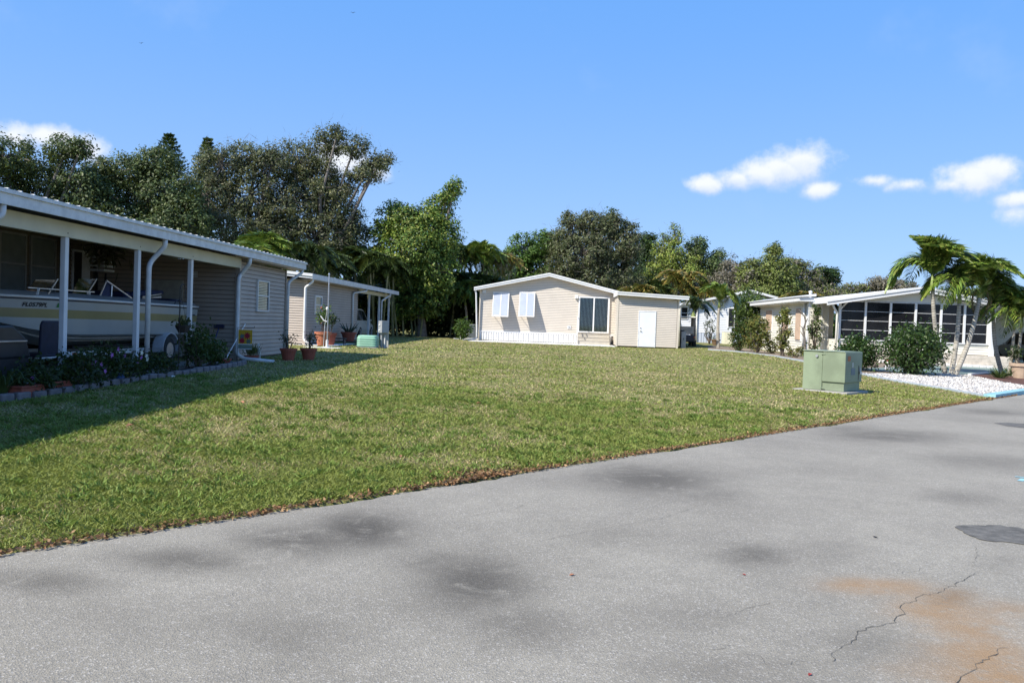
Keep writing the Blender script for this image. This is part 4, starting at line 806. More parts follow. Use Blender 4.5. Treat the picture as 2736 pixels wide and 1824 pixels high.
def side_pt(u, zf): z0_, z1_ = zch(u), zg(u); return bp_(u, .93+.07*zf, z0_+(z1_-z0_)*zf)
# lettering sits on a flat decal plate following the hull's side
ul = (Bs-float(Yat(36, BX+hw(.8))))/(Bs-Bb)
for _ in range(20): ul = (Bs-float(Yat(36, BX+hw(ul))))/(Bs-Bb)
def on_side(y, z, off): u = (Bs-y)/(Bs-Bb); return np.array([BX+hw(u)*(.93+.07*(z-zch(u))/(zg(u)-zch(u)))+off, y, z])
yl = Bs-ul*(Bs-Bb)+.3; zl0 = zg(ul)-.165
txt = text_mesh('FL0579PL', .108, blackM, BT, (0, 0, 0), (0, 1, 0), (0, 0, 1), 'registration_number', .25, .003)
for v in txt.data.vertices: q = v.co+Vector(WO[BT]); v.co = Vector(on_side(yl+q.y, zl0+q.z, .006)-WO[BT])
MB().add([on_side(yl+a_, zl0+b_, .006) for a_, b_ in ((.61, -.005), (.72, -.005), (.745, .08), (.635, .08))], [(0, 1, 2, 3)]).build('green_sticker', M('sticker_green', (.02, .16, .03), .5), BT)
e_ = side_pt(.045, .76)+np.array([.012, 0, 0]); MB().tube([e_+[0, -.06+.05*math.cos(a)*1.0, .0+.05*math.sin(a)] for a in np.linspace(1.2, 5.2, 10)], .012, 5).build('hull_emblem', M('emblem_navy', (.02, .02, .06), .4), BT); text_mesh('marine', .06, M('emblem_navy', (.02, .02, .06), .4), BT, e_+[.004, -.02, -.05], (0, 1, 0), (0, 0, 1), 'hull_script', .3) if False else None
MB().bar(e_+[.004, -.02, -.03], e_+[.004, .14, -.03], .006, .03).build('hull_script', M('emblem_navy', (.02, .02, .06), .4), BT)
# trailer is a thing of its own
TL = thing('boat_trailer', 'white boat trailer with round fender under the bowrider', 'trailer', (BX, 18.5, ZL))
for sg in (1, -1):
    MB().box(BX+sg*.62-.04, BX+sg*.62+.04, 15.2, 21.0, .60, .70).build('frame_rail', whiteM, TL); MB().box(BX+sg*.45-.06, BX+sg*.45+.06, 16.5, 20.9, .74, .80).build('bunk', darkM, TL)
    wc = np.array([BX+sg*.98, Yat(445, BX+.98), ZL+.32])
    wl = MB().tube([wc+[-.09, 0, 0], wc+[-.08, 0, 0], wc+[.08, 0, 0], wc+[.1, 0, 0]], [.28, .32, .32, .28], 20).build('wheel', rubberM, TL); MB().tube([wc+[sg*.085, 0, 0], wc+[sg*.105, 0, 0]], .18, 14).build('rim', metalM, wl)
    fn = MB(); n = 14; rr = [[wc+[-.13, math.cos(a)*.42, math.sin(a)*.40+.02], wc+[.13, math.cos(a)*.42, math.sin(a)*.40+.02]] for a in np.linspace(-.15, math.pi+.15, n)]; fn.loft(rr, False, False); fo = fn.build('fender', M('fender_grey', (.5, .52, .56), .4), TL); s_ = fo.modifiers.new('s', 'SOLIDIFY'); s_.thickness = .02
for y in (15.6, 17.4, 19.8): MB().box(BX-.62, BX+.62, y, y+.08, .58, .66).build('cross_member', whiteM, TL)
MB().bar((BX, 13.2, .62), (BX, 15.4, .64), .09).build('tongue', whiteM, TL); MB().tube([(BX, 13.4, ZL), (BX, 13.4, .9)], .03).build('jack', metalM, TL)
MB().box(BX+.66, BX+.68, Yat(195, BX+.66), Yat(195, BX+.66)+.12, .62, .68).build('side_marker', M('marker_orange', (.5, .08, .02), .4), TL)
# post-side clutter of the carport
cc = np.array([-8.9, Yat(140, -8.9), ZL]); CHR = thing('patio_chair', 'dark navy high-back patio chair behind the first white post', 'chair', cc)
navyM = M('navy_fabric', (.012, .014, .035), .7, .2, 8)
MB().prism([cc+[-.02, -.30, .42], cc+[-.02, .30, .42], cc+[.03, .34, .95], cc+[.02, .28, 1.02], cc+[.02, -.28, 1.02], cc+[.03, -.34, .95]], (-.05, 0, 0)).build('backrest', navyM, CHR, bevel=.02)
MB().box(cc[0]-.55, cc[0]-.02, cc[1]-.28, cc[1]+.28, ZL+.38, ZL+.44).build('seat', navyM, CHR, bevel=.02)
for dx in (-.5, -.04):
    for dy in (-.26, .26): MB().bar(cc+[dx, dy, 0], cc+[dx, dy, .38], .03).build('leg', blackM, CHR)
gb = np.array([-9.05, Yat(-12, -9.05), ZL-.16]); GR = thing('barbecue_grill', 'dark covered barbecue grill at the left edge of the carport', 'grill', gb)
MB().prism([gb+[-.3, -.55, .55], gb+[-.3, .5, .55], gb+[-.3, .35, .9], gb+[-.3, .0, 1.12], gb+[-.3, -.4, 1.12], gb+[-.3, -.55, .95]], (.6, 0, 0)).build('lid', blackM, GR, bevel=.05)
MB().box(gb[0]-.28, gb[0]+.28, gb[1]-.5, gb[1]+.45, ZL+.1, ZL+.55).build('cabinet', blackM, GR, bevel=.02); MB().tube([gb+[.33, -.4, .85], gb+[.33, .3, .85]], .015).build('handle', metalM, GR)
for dy in (-.4, .35): MB().tube([gb+[-.2, dy, .08], gb+[.2, dy, .08]], .08).build('wheel', rubberM, GR)

# ------------------------------------------------------------------ leaf clusters, pots and garden things near the left homes
def foliage(name, cen, size, palette, parent=None, mat=None, aspect=.45, droop=.1, dirs=None, loc=(0, 0, 0)):
    cen = np.asarray(cen); org = WO[parent] if parent is not None else np.array(loc)
    me = npmesh(name, leaf_quads(cen-org, size, RNG, aspect, droop, dirs), 4, tints(len(cen), palette), mat or LEAF)
    return place(name, me, parent, (0, 0, 0) if parent is not None else org)
GP = [(.045, .085, .02, 3), (.07, .12, .03, 2), (.03, .055, .015, 2)]
def shrub(name, label, cat, base, rx, ry, h, n, size, pal, stems=6, mat=None, group=None, z0f=.15, aspect=.5, clumps=None, dark=True):
    o = thing(name, label, cat, base, group); b_ = np.array(base, float); clumps = clumps or max(8, n//28)
    mb = MB()
    cs = rand_dirs(clumps)*RNG.uniform(.45, 1.0, (clumps, 1))**.6*[rx, ry, h*(1-z0f)/2]+b_+[0, 0, h*(1+z0f)/2]
    for k in range(stems):
        e = cs[RNG.integers(clumps)]; mid = b_+(e-b_)*.5+RNG.normal(0, .05*h, 3)*[1, 1, .3]; mb.tube([b_+RNG.normal(0, .05, 3)*[1, 1, 0]-[0, 0, .03], mid, e], [.028*min(1.5, h), .018*min(1.5, h), .006], 5)
    mb.build('stem', barkD, o)
    per = n//clumps; r = .22*min(rx+ry, h)*.9+.05
    cen = np.repeat(cs, per, 0)+RNG.normal(0, r*.5, (clumps*per, 3)); cen[:, 2] = np.maximum(cen[:, 2], b_[2]+.03)
    foliage('foliage', cen, size, pal, o, mat, aspect); return o
def pot(parent, base, r, h, mat=terraM, name='pot'):
    p = MB().lathe([(r*.62, 0), (r*.9, h*.8), (r*1.0, h*.8), (r*1.04, h), (r*.9, h), (r*.86, h*.88), (.01, h*.88)], base, 20).build(name, mat, parent, smooth=False); return p
def potted(name, label, base, r, h, ph, n, size, pal, spread=1.2, mat=terraM, cat='potted plant', bare=False):
    o = thing(name, label, cat, base); pot(o, base, r, h, mat); b_ = np.array(base)+[0, 0, h*.88]; mb = MB(); cl = []
    for k in range(7):
        a = random.uniform(0, 6.28); e = b_+np.array([math.cos(a)*r*spread, math.sin(a)*r*spread, ph])*[random.uniform(.3, 1), random.uniform(.3, 1), random.uniform(.55, 1)]; m_ = b_+(e-b_)*.55+np.array([0, 0, ph*.1])
        mb.tube([b_+np.array([math.cos(a), math.sin(a), 0])*r*.2, m_, e], [.012, .009, .005], 5); cl += [m_, e, (m_+e)/2]
    mb.build('stem', barkD, o); cl = np.array(cl); per = max(1, n//len(cl)); cen = np.repeat(cl, per, 0)+RNG.normal(0, .07, (len(cl)*per, 3)); foliage('foliage', cen, size, pal, o)
    return o
for px, py, lab in ((770, 963, 'red plastic pot with sparse shrub beside the shed downspout'), (824, 962, 'red plastic pot with small leafy shrub further from the shed wall')):
    b_ = on_t(px, py); potted('potted_shrub', lab, b_, .235, .34, .52, 110, .085, [(.03, .045, .02), (.05, .07, .03)])
XW2 = X2+.5
pb = on_z(858, 927, Z2); potted('potted_rose', 'big terracotta pot of flowering rose bush behind the thin pole', on_z(862, 923, Z2), .33, .55, 1.15, 420, .11, [(.06, .12, .03, 4), (.1, .17, .04, 2), (.4, .1, .08, .35)], 1.5, M('terracotta_bright', (.45, .16, .09), .7, .1, 6))
potted('potted_rose', 'darker terracotta pot of foliage just right of the rose pot', on_z(880, 921, Z2), .30, .5, .9, 300, .11, [(.04, .07, .025, 4), (.07, .11, .03, 1)], 1.4)
ab = on_z(931, 914, Z2); AL = thing('potted_aloe', 'terracotta pot of spiky aloe against the tan wall', 'potted plant', ab); pot(AL, ab, .36, .48); 
for k in range(12):
    a = 2*math.pi*k/12; d = np.array([math.cos(a), math.sin(a), 0]); b0 = ab+[0, 0, .42]; MB().tube([b0+d*.05, b0+d*.25+[0, 0, .22], b0+d*.45+[0, 0, .3 if k % 2 else .48]], [.05, .04, .006], 5).build('leaf', M('aloe_green', (.05, .08, .055), .5), AL)
sl_ = MB().box(ab[0]-.5, ab[0]+.5, ab[1]-.4, ab[1]+.4, Z2-.02, Z2+.05).build('plant_tray', blackM, AL)
bn = on_z(893, 921, Z2-.05); BN = thing('garden_bench', 'low dark wooden bench beside the potted roses', 'bench', bn); MB().box(bn[0]-.3, bn[0]+.5, bn[1]-.2, bn[1]+.2, bn[2]+.26, bn[2]+.31).build('seat', M('dark_wood', (.04, .03, .025), .7), BN)
for dx in (-.25, .42): MB().box(bn[0]+dx, bn[0]+dx+.05, bn[1]-.17, bn[1]+.17, bn[2], bn[2]+.26).build('leg', M('dark_wood', (.04, .03, .025), .7), BN)
fp = on_t(873.5, 930); ft = on_Y(877, 733, fp[1]); FP = thing('flag_pole', 'thin grey metal pole standing before the second tan home', 'pole', fp)
MB().lathe([(.16, 0), (.15, .05), (.05, .06), (.05, .3), (.03, .32)], fp).build('base', greyfM, FP); MB().tube([fp+[0, 0, .3], [fp[0]+.0, fp[1], ft[2]]], .022, 8).build('shaft', metalM, FP); MB().ell([fp[0], fp[1], ft[2]], .035, .035, .05).build('finial', metalM, FP)
MB().tube([fp+[0, 0, 1.0], fp+[-.15, 0, 1.05], fp+[-.28, 0, 1.22]], .022, 6).build('bracket_arm', whiteM, FP); MB().ell(fp+np.array([-.03, -.02, 1.5]), .05, .04, .07).build('cleat', whiteM, FP)
MB().tube([fp+[-.02, -.05, 1.5], fp+[-.1, -.06, .8], fp+[-.12, -.06, .02]], .008, 5).build('cord', whiteM, FP)
tag(sheet('pole_pad', [fp+[-.85, -.25, 0], fp+[.5, -.25, 0], fp+[.5, .3, 0], fp+[-.85, .3, 0]], .03, slabM, thick=.05), kind='structure')
# green utility housing and meter pedestal
ub = on_t(983, 929); UB = thing('utility_housing', 'pale green ribbed plastic utility housing standing on the lawn edge', 'utility box', ub); ugM = M('utility_green', (.22, .42, .31), .5, .06, 4)
uw, ud, uh = .40, .32, .50
MB().box(ub[0]-uw-.02, ub[0]+uw+.02, ub[1]-ud-.02, ub[1]+ud+.02, ub[2]-.05, ub[2]+.05).build('base', M('utility_base', (.2, .2, .19), .8), UB)
rings = [[ub+np.array([math.copysign(abs(math.cos(a))**.35, math.cos(a))*uw*k, math.copysign(abs(math.sin(a))**.35, math.sin(a))*ud*k, z]) for a in np.linspace(0, 2*math.pi, 25)[:-1]] for k, z in ((1.0, .05), (.985, .4), (.96, .46), (.88, .495), (.7, .51))]
MB().loft(rings).build('cover', ugM, UB, smooth=False)
for k in range(4): MB().loft([[ub+np.array([math.copysign(abs(math.cos(a))**.35, math.cos(a))*uw*s_, math.copysign(abs(math.sin(a))**.35, math.sin(a))*ud*s_, z]) for a in np.linspace(0, 2*math.pi, 25)[:-1]] for s_, z in ((1.0, .09+k*.085), (1.05, .10+k*.085), (1.01, .14+k*.085))]).build('rib', ugM, UB)
mp = on_t(1024, 930); MPd = thing('meter_pedestal', 'grey electric meter box on a short post near the far carport', 'meter box', mp)
mz = on_Y(1024, 889, mp[1])[2]; mt = on_Y(1024, 857, mp[1])[2]
MB().prism([[mp[0]-.21, mp[1]-.1, mz], [mp[0]-.02, mp[1]-.3, mz], [mp[0]+.2, mp[1]-.06, mz], [mp[0]+.02, mp[1]+.14, mz]], (0, 0, mt-mz)).build('meter_box', greymM, MPd, bevel=.01)
for zz in (.2, .65): MB().ell([mp[0]-.14, mp[1]-.2, mz+(mt-mz)*zz], .035, .035, .035).build('meter_knob', whiteM, MPd)
MB().box(mp[0]-.02, mp[0]+.2, mp[1]-.03, mp[1]+.04, mp[2]-.05, mz).build('post', M('pedestal_concrete', (.36, .36, .34), .8), MPd); MB().tube([[mp[0]-.07, mp[1]-.05, mp[2]-.03], [mp[0]-.07, mp[1]-.05, mz]], .045).build('conduit', greymM, MPd); MB().tube([[mp[0]+.07, mp[1]-.06, mp[2]-.03], [mp[0]+.07, mp[1]-.06, mz-.1]], .018).build('thin_conduit', whiteM, MPd)
# AC unit and boxes at the centre home
ac = np.array([x0-.55, YW+.55, ZC-.02]); ACU = thing('air_conditioner', 'dark grey air conditioning unit left of the beige gabled home', 'air conditioner', ac); acM = M('ac_grey', (.085, .10, .11), .5, .08, 4)
MB().box(ac[0]-.55, ac[0]+.5, ac[1]-.45, ac[1]+.5, ZC-.2, ZC+.1).build('pad', slabM, ACU); MB().box(ac[0]-.42, ac[0]+.38, ac[1]-.35, ac[1]+.4, ZC+.1, ZC+.92).build('cabinet', acM, ACU, bevel=.015); MB().box(ac[0]-.44, ac[0]+.4, ac[1]-.37, ac[1]+.42, ZC+.922, ZC+.96).build('top_grille', greymM, ACU)
for (dx, dz, w_, h_) in ((-.2, .78, .17, .12), (-.25, .5, .1, .1), (-.22, .28, .16, .2), (.15, .45, .03, .03), (.15, .6, .03, .03)): MB().box(ac[0]+dx, ac[0]+dx+w_, ac[1]-.358, ac[1]-.352, ZC+dz, ZC+dz+h_).build('label_plate', whiteM, ACU)
MB().tube([ac+[-.6, -.3, .0], ac+[-.6, -.3, .35], ac+[-.5, -.1, .4]], .05).build('pipe', greyfM, ACU); MB().bar(ac+[-1.0, -.5, .05], ac+[-.6, -.35, .02], .12, .1).build('duct', greyfM, ACU)
kb = np.array([cx_(1828, 48.9), 48.9, ZC]); KB = thing('utility_cabinet', 'grey utility post cabinet at the beige shed corner', 'utility box', kb); MB().box(kb[0]-.13, kb[0]+.14, kb[1], kb[1]+.25, ZC-.05, ZC+.98).build('cabinet', greymM, KB, bevel=.01); MB().box(kb[0]-.14, kb[0]+.15, kb[1]-.01, kb[1]+.26, ZC+.982, ZC+1.0).build('lid', greymM, KB); MB().box(kb[0]-.02, kb[0]+.02, kb[1]-.02, kb[1]-.001, ZC+.5, ZC+.6).build('latch', blackM, KB)
kc = np.array([cx_(1817, 49.6), 49.6, ZC]); KC = thing('wheeled_bin', 'black wheeled bin tucked behind the grey utility cabinet', 'bin', kc); MB().prism([kc+[-.22, -.2, .06], kc+[.2, -.2, .06], kc+[.2, .25, .06], kc+[-.22, .25, .06]], (0, 0, .95)).build('body', blackM, KC, bevel=.02); MB().box(kc[0]-.26, kc[0]+.24, kc[1]-.25, kc[1]+.3, ZC+1.012, ZC+1.07).build('lid', blackM, KC); MB().tube([kc+[-.22, .2, .08], kc+[.2, .2, .08]], .08).build('wheel', rubberM, KC)
# leaning tools, flag, planters
br = thing('broom', 'blue push broom standing upside down against the shaded shed wall', 'broom', (-9.05, YS-.25, ZL)); p0 = np.array([-9.15, YS-.3, ZL]); p1 = on_Y(586, 872, YS-.05); MB().tube([p0, p0*.5+p1*.5], .013, 6).build('handle', whiteM, br); MB().tube([p0*.5+p1*.5, p1], .015, 6).build('upper_handle', M('broom_blue', (.03, .05, .2), .5), br); MB().box(p1[0]-.13, p1[0]+.13, p1[1]-.05, p1[1]+.03, p1[2]-.04, p1[2]+.06).build('brush', M('brush_navy', (.02, .025, .06), .9), br)
lp = np.array([-8.15, YS-.3, .35]); a_ = on_X(599, 966, -8.1); e_ = on_X(655, 866, XL+.05); LP = thing('leaning_pole', 'thin white pole leaning across the downspout from a red dish', 'pole', a_); MB().tube([a_, e_], .014, 6).build('shaft', whiteM, LP); MB().ell(e_, .018, .018, .018).build('end_cap', greyfM, LP)
dsh = thing('red_planter', 'low red planter dish holding the leaning white pole', 'planter', a_-[0, 0, .05]); pot(dsh, [a_[0], a_[1], float(terr(a_[0], a_[1]))], .17, .17)
fl = on_X(655, 950, -7.95); fl[2] = float(terr(fl[0], fl[1])); FG = thing('garden_flag', 'yellow garden flag with two red flowers in front of the shed', 'flag', fl)
zt = on_Y(655, 881, fl[1])[2]; zb = on_Y(655, 933, fl[1])[2]; xa_ = on_Y(637, 905, fl[1])[0]; xb_ = on_Y(674, 905, fl[1])[0]; fy = fl[1]
MB().tube([[xa_-.02, fy, fl[2]], [xa_-.02, fy, zt+.06], [xb_+.05, fy, zt+.06], [xb_+.05, fy, zt+.1]], .008, 5).build('stand', blackM, FG)
MB().box(xa_, xb_, fy-.008, fy-.004, zb+.27*(zt-zb), zt).build('cloth', M('flag_yellow', (.55, .33, .02), .8, .05), FG); MB().box(xa_, xb_, fy-.0095, fy-.005, zb, zb+.265*(zt-zb)).build('lower_band', M('flag_green_grey', (.16, .22, .18), .8), FG)
for zz in (zb, zb+.24*(zt-zb)): MB().box(xa_, xb_, fy-.0112, fy-.0097, zz, zz+.02).build('band_edge', whiteM, FG)
def star(cx0, cz_, r, n, off, mat):
    pts = [(cx0+(r if k % 2 == 0 else r*.55)*math.cos(math.pi*k/n), fy-off, cz_+(r if k % 2 == 0 else r*.55)*math.sin(math.pi*k/n)) for k in range(2*n)]; mb = MB(); mb.add([(cx0, fy-off, cz_)]+pts, [(0, k+1, (k+1) % (2*n)+1) for k in range(2*n)]); mb.build('flower_print', mat, FG)
hh = zt-zb; wf = xb_-xa_; redM = M('flag_red', (.33, .012, .03), .8, .1, 20); gnM = M('flag_leaf', (.10, .15, .13), .8)
star(xa_+.28*wf, zb+.66*hh, .08, 7, .0095, gnM); star(xa_+.74*wf, zb+.42*hh, .08, 6, .0096, gnM); star(xa_+.64*wf, zb+.70*hh, .105, 9, .0105, redM); star(xa_+.27*wf, zb+.44*hh, .095, 9, .0108, redM)
gpx = on_X(672, 955, -8.1); gpx[2] = float(terr(gpx[0], gpx[1])); TG = thing('grass_planter', 'tuft of spiky grass in a low planter below the flag', 'potted plant', gpx); pot(TG, gpx, .2, .16)
cen = np.repeat([gpx+[0, 0, .15]], 160, 0)+RNG.normal(0, .07, (160, 3))*[1, 1.4, .3]; dr_ = rand_dirs(160)*[.7, .9, 0]+[0, 0, 1.0]; foliage('blades', cen, .34, [(.11, .13, .04), (.07, .1, .03), (.2, .19, .09)], TG, LEAF, .05, 0, dr_/np.linalg.norm(dr_, axis=1, keepdims=True))
hn = on_X(690, 965, -7.95); hn[2] = float(terr(hn[0], hn[1])); HN = thing('bird_figurine', 'pale slender bird figurine on the grass beside the downspout outlet', 'figurine', hn); MB().tube([hn+[0, .12, 0], hn+[0, .02, .25], hn+[0, -.05, .38]], [.02, .05, .035], 8).build('body', M('figurine_grey', (.5, .5, .46), .7), HN, smooth=True); MB().tube([hn+[0, -.05, .36], hn+[0, -.02, .46], hn+[0, .02, .48]], [.02, .025, .008], 7).build('head', M('figurine_grey', (.5, .5, .46), .7), HN, smooth=True); MB().tube([hn+[0, .08, .02], hn+[0, -.02, .25]], .015, 6).build('leg', M('figurine_grey', (.5, .5, .46), .7), HN)

# flower bed in front of the carport
bedl = [(-8.38, 10.5), (-7.95, 11.0), (-7.75, 13), (-7.75, 15), (-7.7, 17), (-7.7, 19), (-7.75, 20.3), (-8.0, 20.9), (-8.37, 21.1)]
tag(sheet('flower_bed', [(x, y) for x, y in bedl]+[(-8.37, 15)], .02, M('bed_dark_soil', (.05, .04, .03), .95, .4, 10, .8, 30)), kind='structure')
stoneM = M('edging_block', (.17, .15, .15), .9, .2, 6, .5, 30)
pts = [np.array([a, b_, 0.]) for a, b_ in bedl[1:8]]; acc = []
for a, b_ in zip(pts[:-1], pts[1:]):
    L_ = np.linalg.norm(b_-a); m_ = max(1, int(L_/.3))
    for i in range(m_): acc.append((a+(b_-a)*(i+.5)/m_, nrm(b_-a)))
for i, (p, d) in enumerate(acc):
    z = float(terr(p[0], p[1])); n_ = np.array([-d[1], d[0], 0]); j = random.uniform(-.015, .015)
    o = MB().prism([p-d*.135+n_*.06+[0, 0, z-.04], p+d*.135+n_*.06+[0, 0, z-.04], p+d*.135-n_*.06+[0, 0, z-.04], p-d*.135-n_*.06+[0, 0, z-.04]], (0, 0, .15+j)).build('edging_block', stoneM, loc=(p[0], p[1], z), bevel=.025)
    tag(o, 'grey pinkish concrete block in the edging of the shaded flower bed', 'block', 'edging blocks round the flower bed')
def bedp(px, py, X=-8.05): q = on_X(px, py, X); q[2] = float(terr(q[0], q[1]))+.01; return q
dkg = [(.028, .05, .016, 3), (.045, .075, .022, 2), (.02, .034, .012, 2)]
def flowers(o, base, rx, ry, h, n, cols, r=.05):
    for k in range(n):
        q = np.array(base)+[random.uniform(.7, 1.35)*rx, random.uniform(-1, 1)*ry, random.uniform(.55, 1.05)*h]; mb = MB(); a0 = random.random()
        vs = [q]+[q+np.array([.3*math.cos(a)*.5+.0, math.cos(a), math.sin(a)])*r*(1.2 if j % 2 else .6) for j, a in enumerate(np.linspace(a0, a0+2*math.pi, 11)[:-1])]
        mb.add(vs, [(0, j+1, (j+1) % 10+1) for j in range(10)]); mb.build('flower', M('petal%d' % cols[0], cols[1], .6, .15, 30), o)
PUR = (1, (.30, .10, .38)); 
for i, (px, X_, h, rx, ry, nf, lab) in enumerate(((205, -7.95, .62, .3, .55, 5, 'dark flowering bush with purple blooms right of the first post'), (262, -8.0, .72, .3, .55, 8, 'tall purple flowering bush midway between the first two posts'), (320, -8.0, .55, .28, .5, 5, 'purple flowering bush left of the white downspout'), (410, -8.0, .45, .25, .5, 0, 'low dark leafy plant right of the white downspout'), (85, -8.1, .5, .25, .5, 1, 'dark leafy plant with a single purple bloom left of the first post'))):
    b_ = bedp(px, 1000, X_); o = shrub('flowering_bush', lab, 'bush', b_+np.array([.08, 0, 0]), rx*1.05, ry*1.1, h*.92, 1150, .075, dkg, 7)
    if nf: flowers(o, b_, rx, ry, h*.85, max(1, nf*2//3), PUR, .042)
b_ = bedp(375, 965, -8.05); o = shrub('white_flower_plant', 'thin stemmed plant with a white bloom at the downspout foot', 'plant', b_, .12, .2, .55, 120, .06, dkg+[(.2, .1, .1, .4)], 5); flowers(o, b_, .1, .15, .5, 3, (2, (.6, .6, .5)), .05)
for px, lab in ((160, 'slender leafy vine climbing the first white post'), (500, 'leafy vine climbing the third white post')):
    b_ = bedp(px, 1000, -8.36); shrub('climbing_vine', lab, 'vine', b_, .08, .10, .62, 170, .06, dkg, 3)
for px, h, lab in ((530, 1.05, 'tall glossy shrub at the bed end near the shed'), (560, .62, 'low leafy shrub beside the blue broom')):
    b_ = bedp(px, 950, -8.1); shrub('bed_shrub', lab, 'bush', b_, .3, .42, h, 1000, .09, [(.035, .07, .018, 3), (.06, .10, .025, 2), (.12, .15, .04, .4)], 7)
for px, py, lab in ((72, 1040, 'rectangular terracotta planter box at the left end of the bed'), (150, 1032, 'rectangular terracotta planter box below the first post')):
    b_ = bedp(px, py, -7.95); o = thing('planter_box', lab, 'planter', b_); MB().box(b_[0]-.11, b_[0]+.11, b_[1]-.28, b_[1]+.28, b_[2], b_[2]+.15).build('box', terraM, o, bevel=.015); MB().box(b_[0]-.125, b_[0]+.125, b_[1]-.30, b_[1]+.30, b_[2]+.15, b_[2]+.18).build('rim', terraM, o, bevel=.01)
    cen = b_+RNG.normal(0, 1, (140, 3))*[.07, .2, .05]+[0, 0, .28]; foliage('foliage', cen, .09, dkg+[(.12, .13, .03, .3)], o)
b_ = bedp(8, 985, -8.1); o = thing('strap_leaf_plant', 'big arching strap-leaved plant at the left edge of the bed', 'plant', b_)
for k in range(26):
    a = random.uniform(0, 6.28); L_ = random.uniform(.7, 1.2); d = np.array([math.cos(a), math.sin(a), 0]); pts_ = [b_+d*L_*t_*.75+[0, 0, L_*(1.25*t_-.95*t_*t_)] for t_ in np.linspace(0, 1, 7)]
    sd = np.array([-d[1], d[0], 0])*.018; mb = MB(); mb.loft([[q+sd*(1-.9*i/6), q-sd*(1-.9*i/6)] for i, q in enumerate(pts_)], False, False); mb.build('leaf', M('strap_leaf', (.055, .085, .022), .5, .2, 6), o)
bb = bedp(318, 1015, -7.85); o = MB().ell(bb+[0, 0, .09], .1, .1, .1, 14, 10).build('ball', M('blue_ball', (.02, .07, .22), .4), loc=bb, smooth=True); tag(o, 'blue ball lying in the shaded flower bed', 'ball')
bb = bedp(338, 1020, -7.82); o = thing('yellow_flower', 'bright yellow bloom low at the front of the shaded bed', 'flower', bb); MB().tube([bb-[0, 0, .02], bb+[0, 0, .12]], .008, 5).build('stem', M('aloe_green', (.05, .08, .055), .5), o); flowers(o, bb-[0, 0, .0], .0, .0, .14, 3, (3, (.7, .5, .02)), .06)
dp = bedp(415, 1005, -7.85); o = thing('drain_pipe', 'white drain pipe end poking over the bed edging', 'pipe', dp); a_ = on_X(415, 997, -8.0); e_ = on_X(466, 1010, -7.62); MB().tube([a_, e_], .05, 10).build('pipe', whiteM, o, smooth=True); MB().tube([e_-nrm(e_-a_)*.01, e_+nrm(e_-a_)*.012], .043, 10).build('opening', blackM, o)
hk = bedp(476, 990, -8.15); HK = thing('shepherd_hook', 'black double shepherd hook with a dark hanging flower basket', 'plant hanger', hk); ht = on_X(476, 758, -8.15)[2]
MB().tube([hk, hk*[1, 1, 0]+[0, 0, ht-.12]]+[hk*[1, 1, 0]+[0, .12-.12*math.cos(a), ht-.12+.12*math.sin(a)] for a in np.linspace(.3, math.pi, 8)]+[hk*[1, 1, 0]+[0, .26, ht-.3]], .011, 6).build('hook', blackM, HK)
MB().tube([hk*[1, 1, 0]+[0, -.0, ht-.5]]+[hk*[1, 1, 0]+[0, -.12+.12*math.cos(a), ht-.45+.1*math.sin(a)] for a in np.linspace(.3, math.pi, 7)], .009, 6).build('small_hook', blackM, HK)
bc = on_X(489, 872, -8.15); HB = thing('hanging_basket', 'dark boat-shaped hanging basket with trailing leaves by the third post', 'basket', bc-[0, 0, .13]); MB().loft([[bc+[dx*s_*.12, dy*s_*.22, z_] for dx, dy in ((-1, -.6), (0, -1), (1, -.6), (1, .6), (0, 1), (-1, .6))] for s_, z_ in ((.55, -.14), (.95, -.02), (1.0, .03))]).build('bowl', M('dark_wicker', (.03, .024, .02), .9, .3, 20), HB)
for sg in (-1, 1): MB().tube([bc+[0, sg*.2, .02], [bc[0], bc[1]-.1, ht-.3]], .004, 4).build('wire', blackM, HB)
foliage('foliage', bc+RNG.normal(0, 1, (150, 3))*[.06, .12, .06]+[0, 0, .08], .09, [(.05, .07, .025), (.09, .1, .04), (.03, .045, .02)], HB)
for k, (px, py, lab) in enumerate(((285, 650, 'dried staghorn plant hanging under the dark carport roof'),)):
    q = on_X(px, py, -11.2); o = thing('hanging_plant', lab, 'hanging plant', q); MB().tube([q+[0, 0, .1], [q[0], q[1], 3.5]], .004, 4).build('wire', blackM, o); MB().ell(q, .14, .14, .14, jit=.1).build('root_ball', barkD, o)
    foliage('foliage', q+RNG.normal(0, .2, (240, 3))-[0, 0, .1], .3, [(.06, .065, .04), (.09, .085, .055)], o, aspect=.22, droop=.5)
q = on_X(272, 700, -11.6); o = thing('crate_stack', 'slatted white crate on a shelf deep inside the carport', 'crate', q-[0, 0, .25])
for k in range(4): MB().box(q[0]-.2, q[0]+.2, q[1]-.25, q[1]+.25, q[2]-.24+k*.11, q[2]-.19+k*.11).build('slat', greyfM, o)
MB().bar(q-[0, .2, .27], [q[0], q[1]-.2, ZL], .04).bar(q+[0, .2, -.27], [q[0], q[1]+.2, ZL], .04).build('stand', darkM, o)
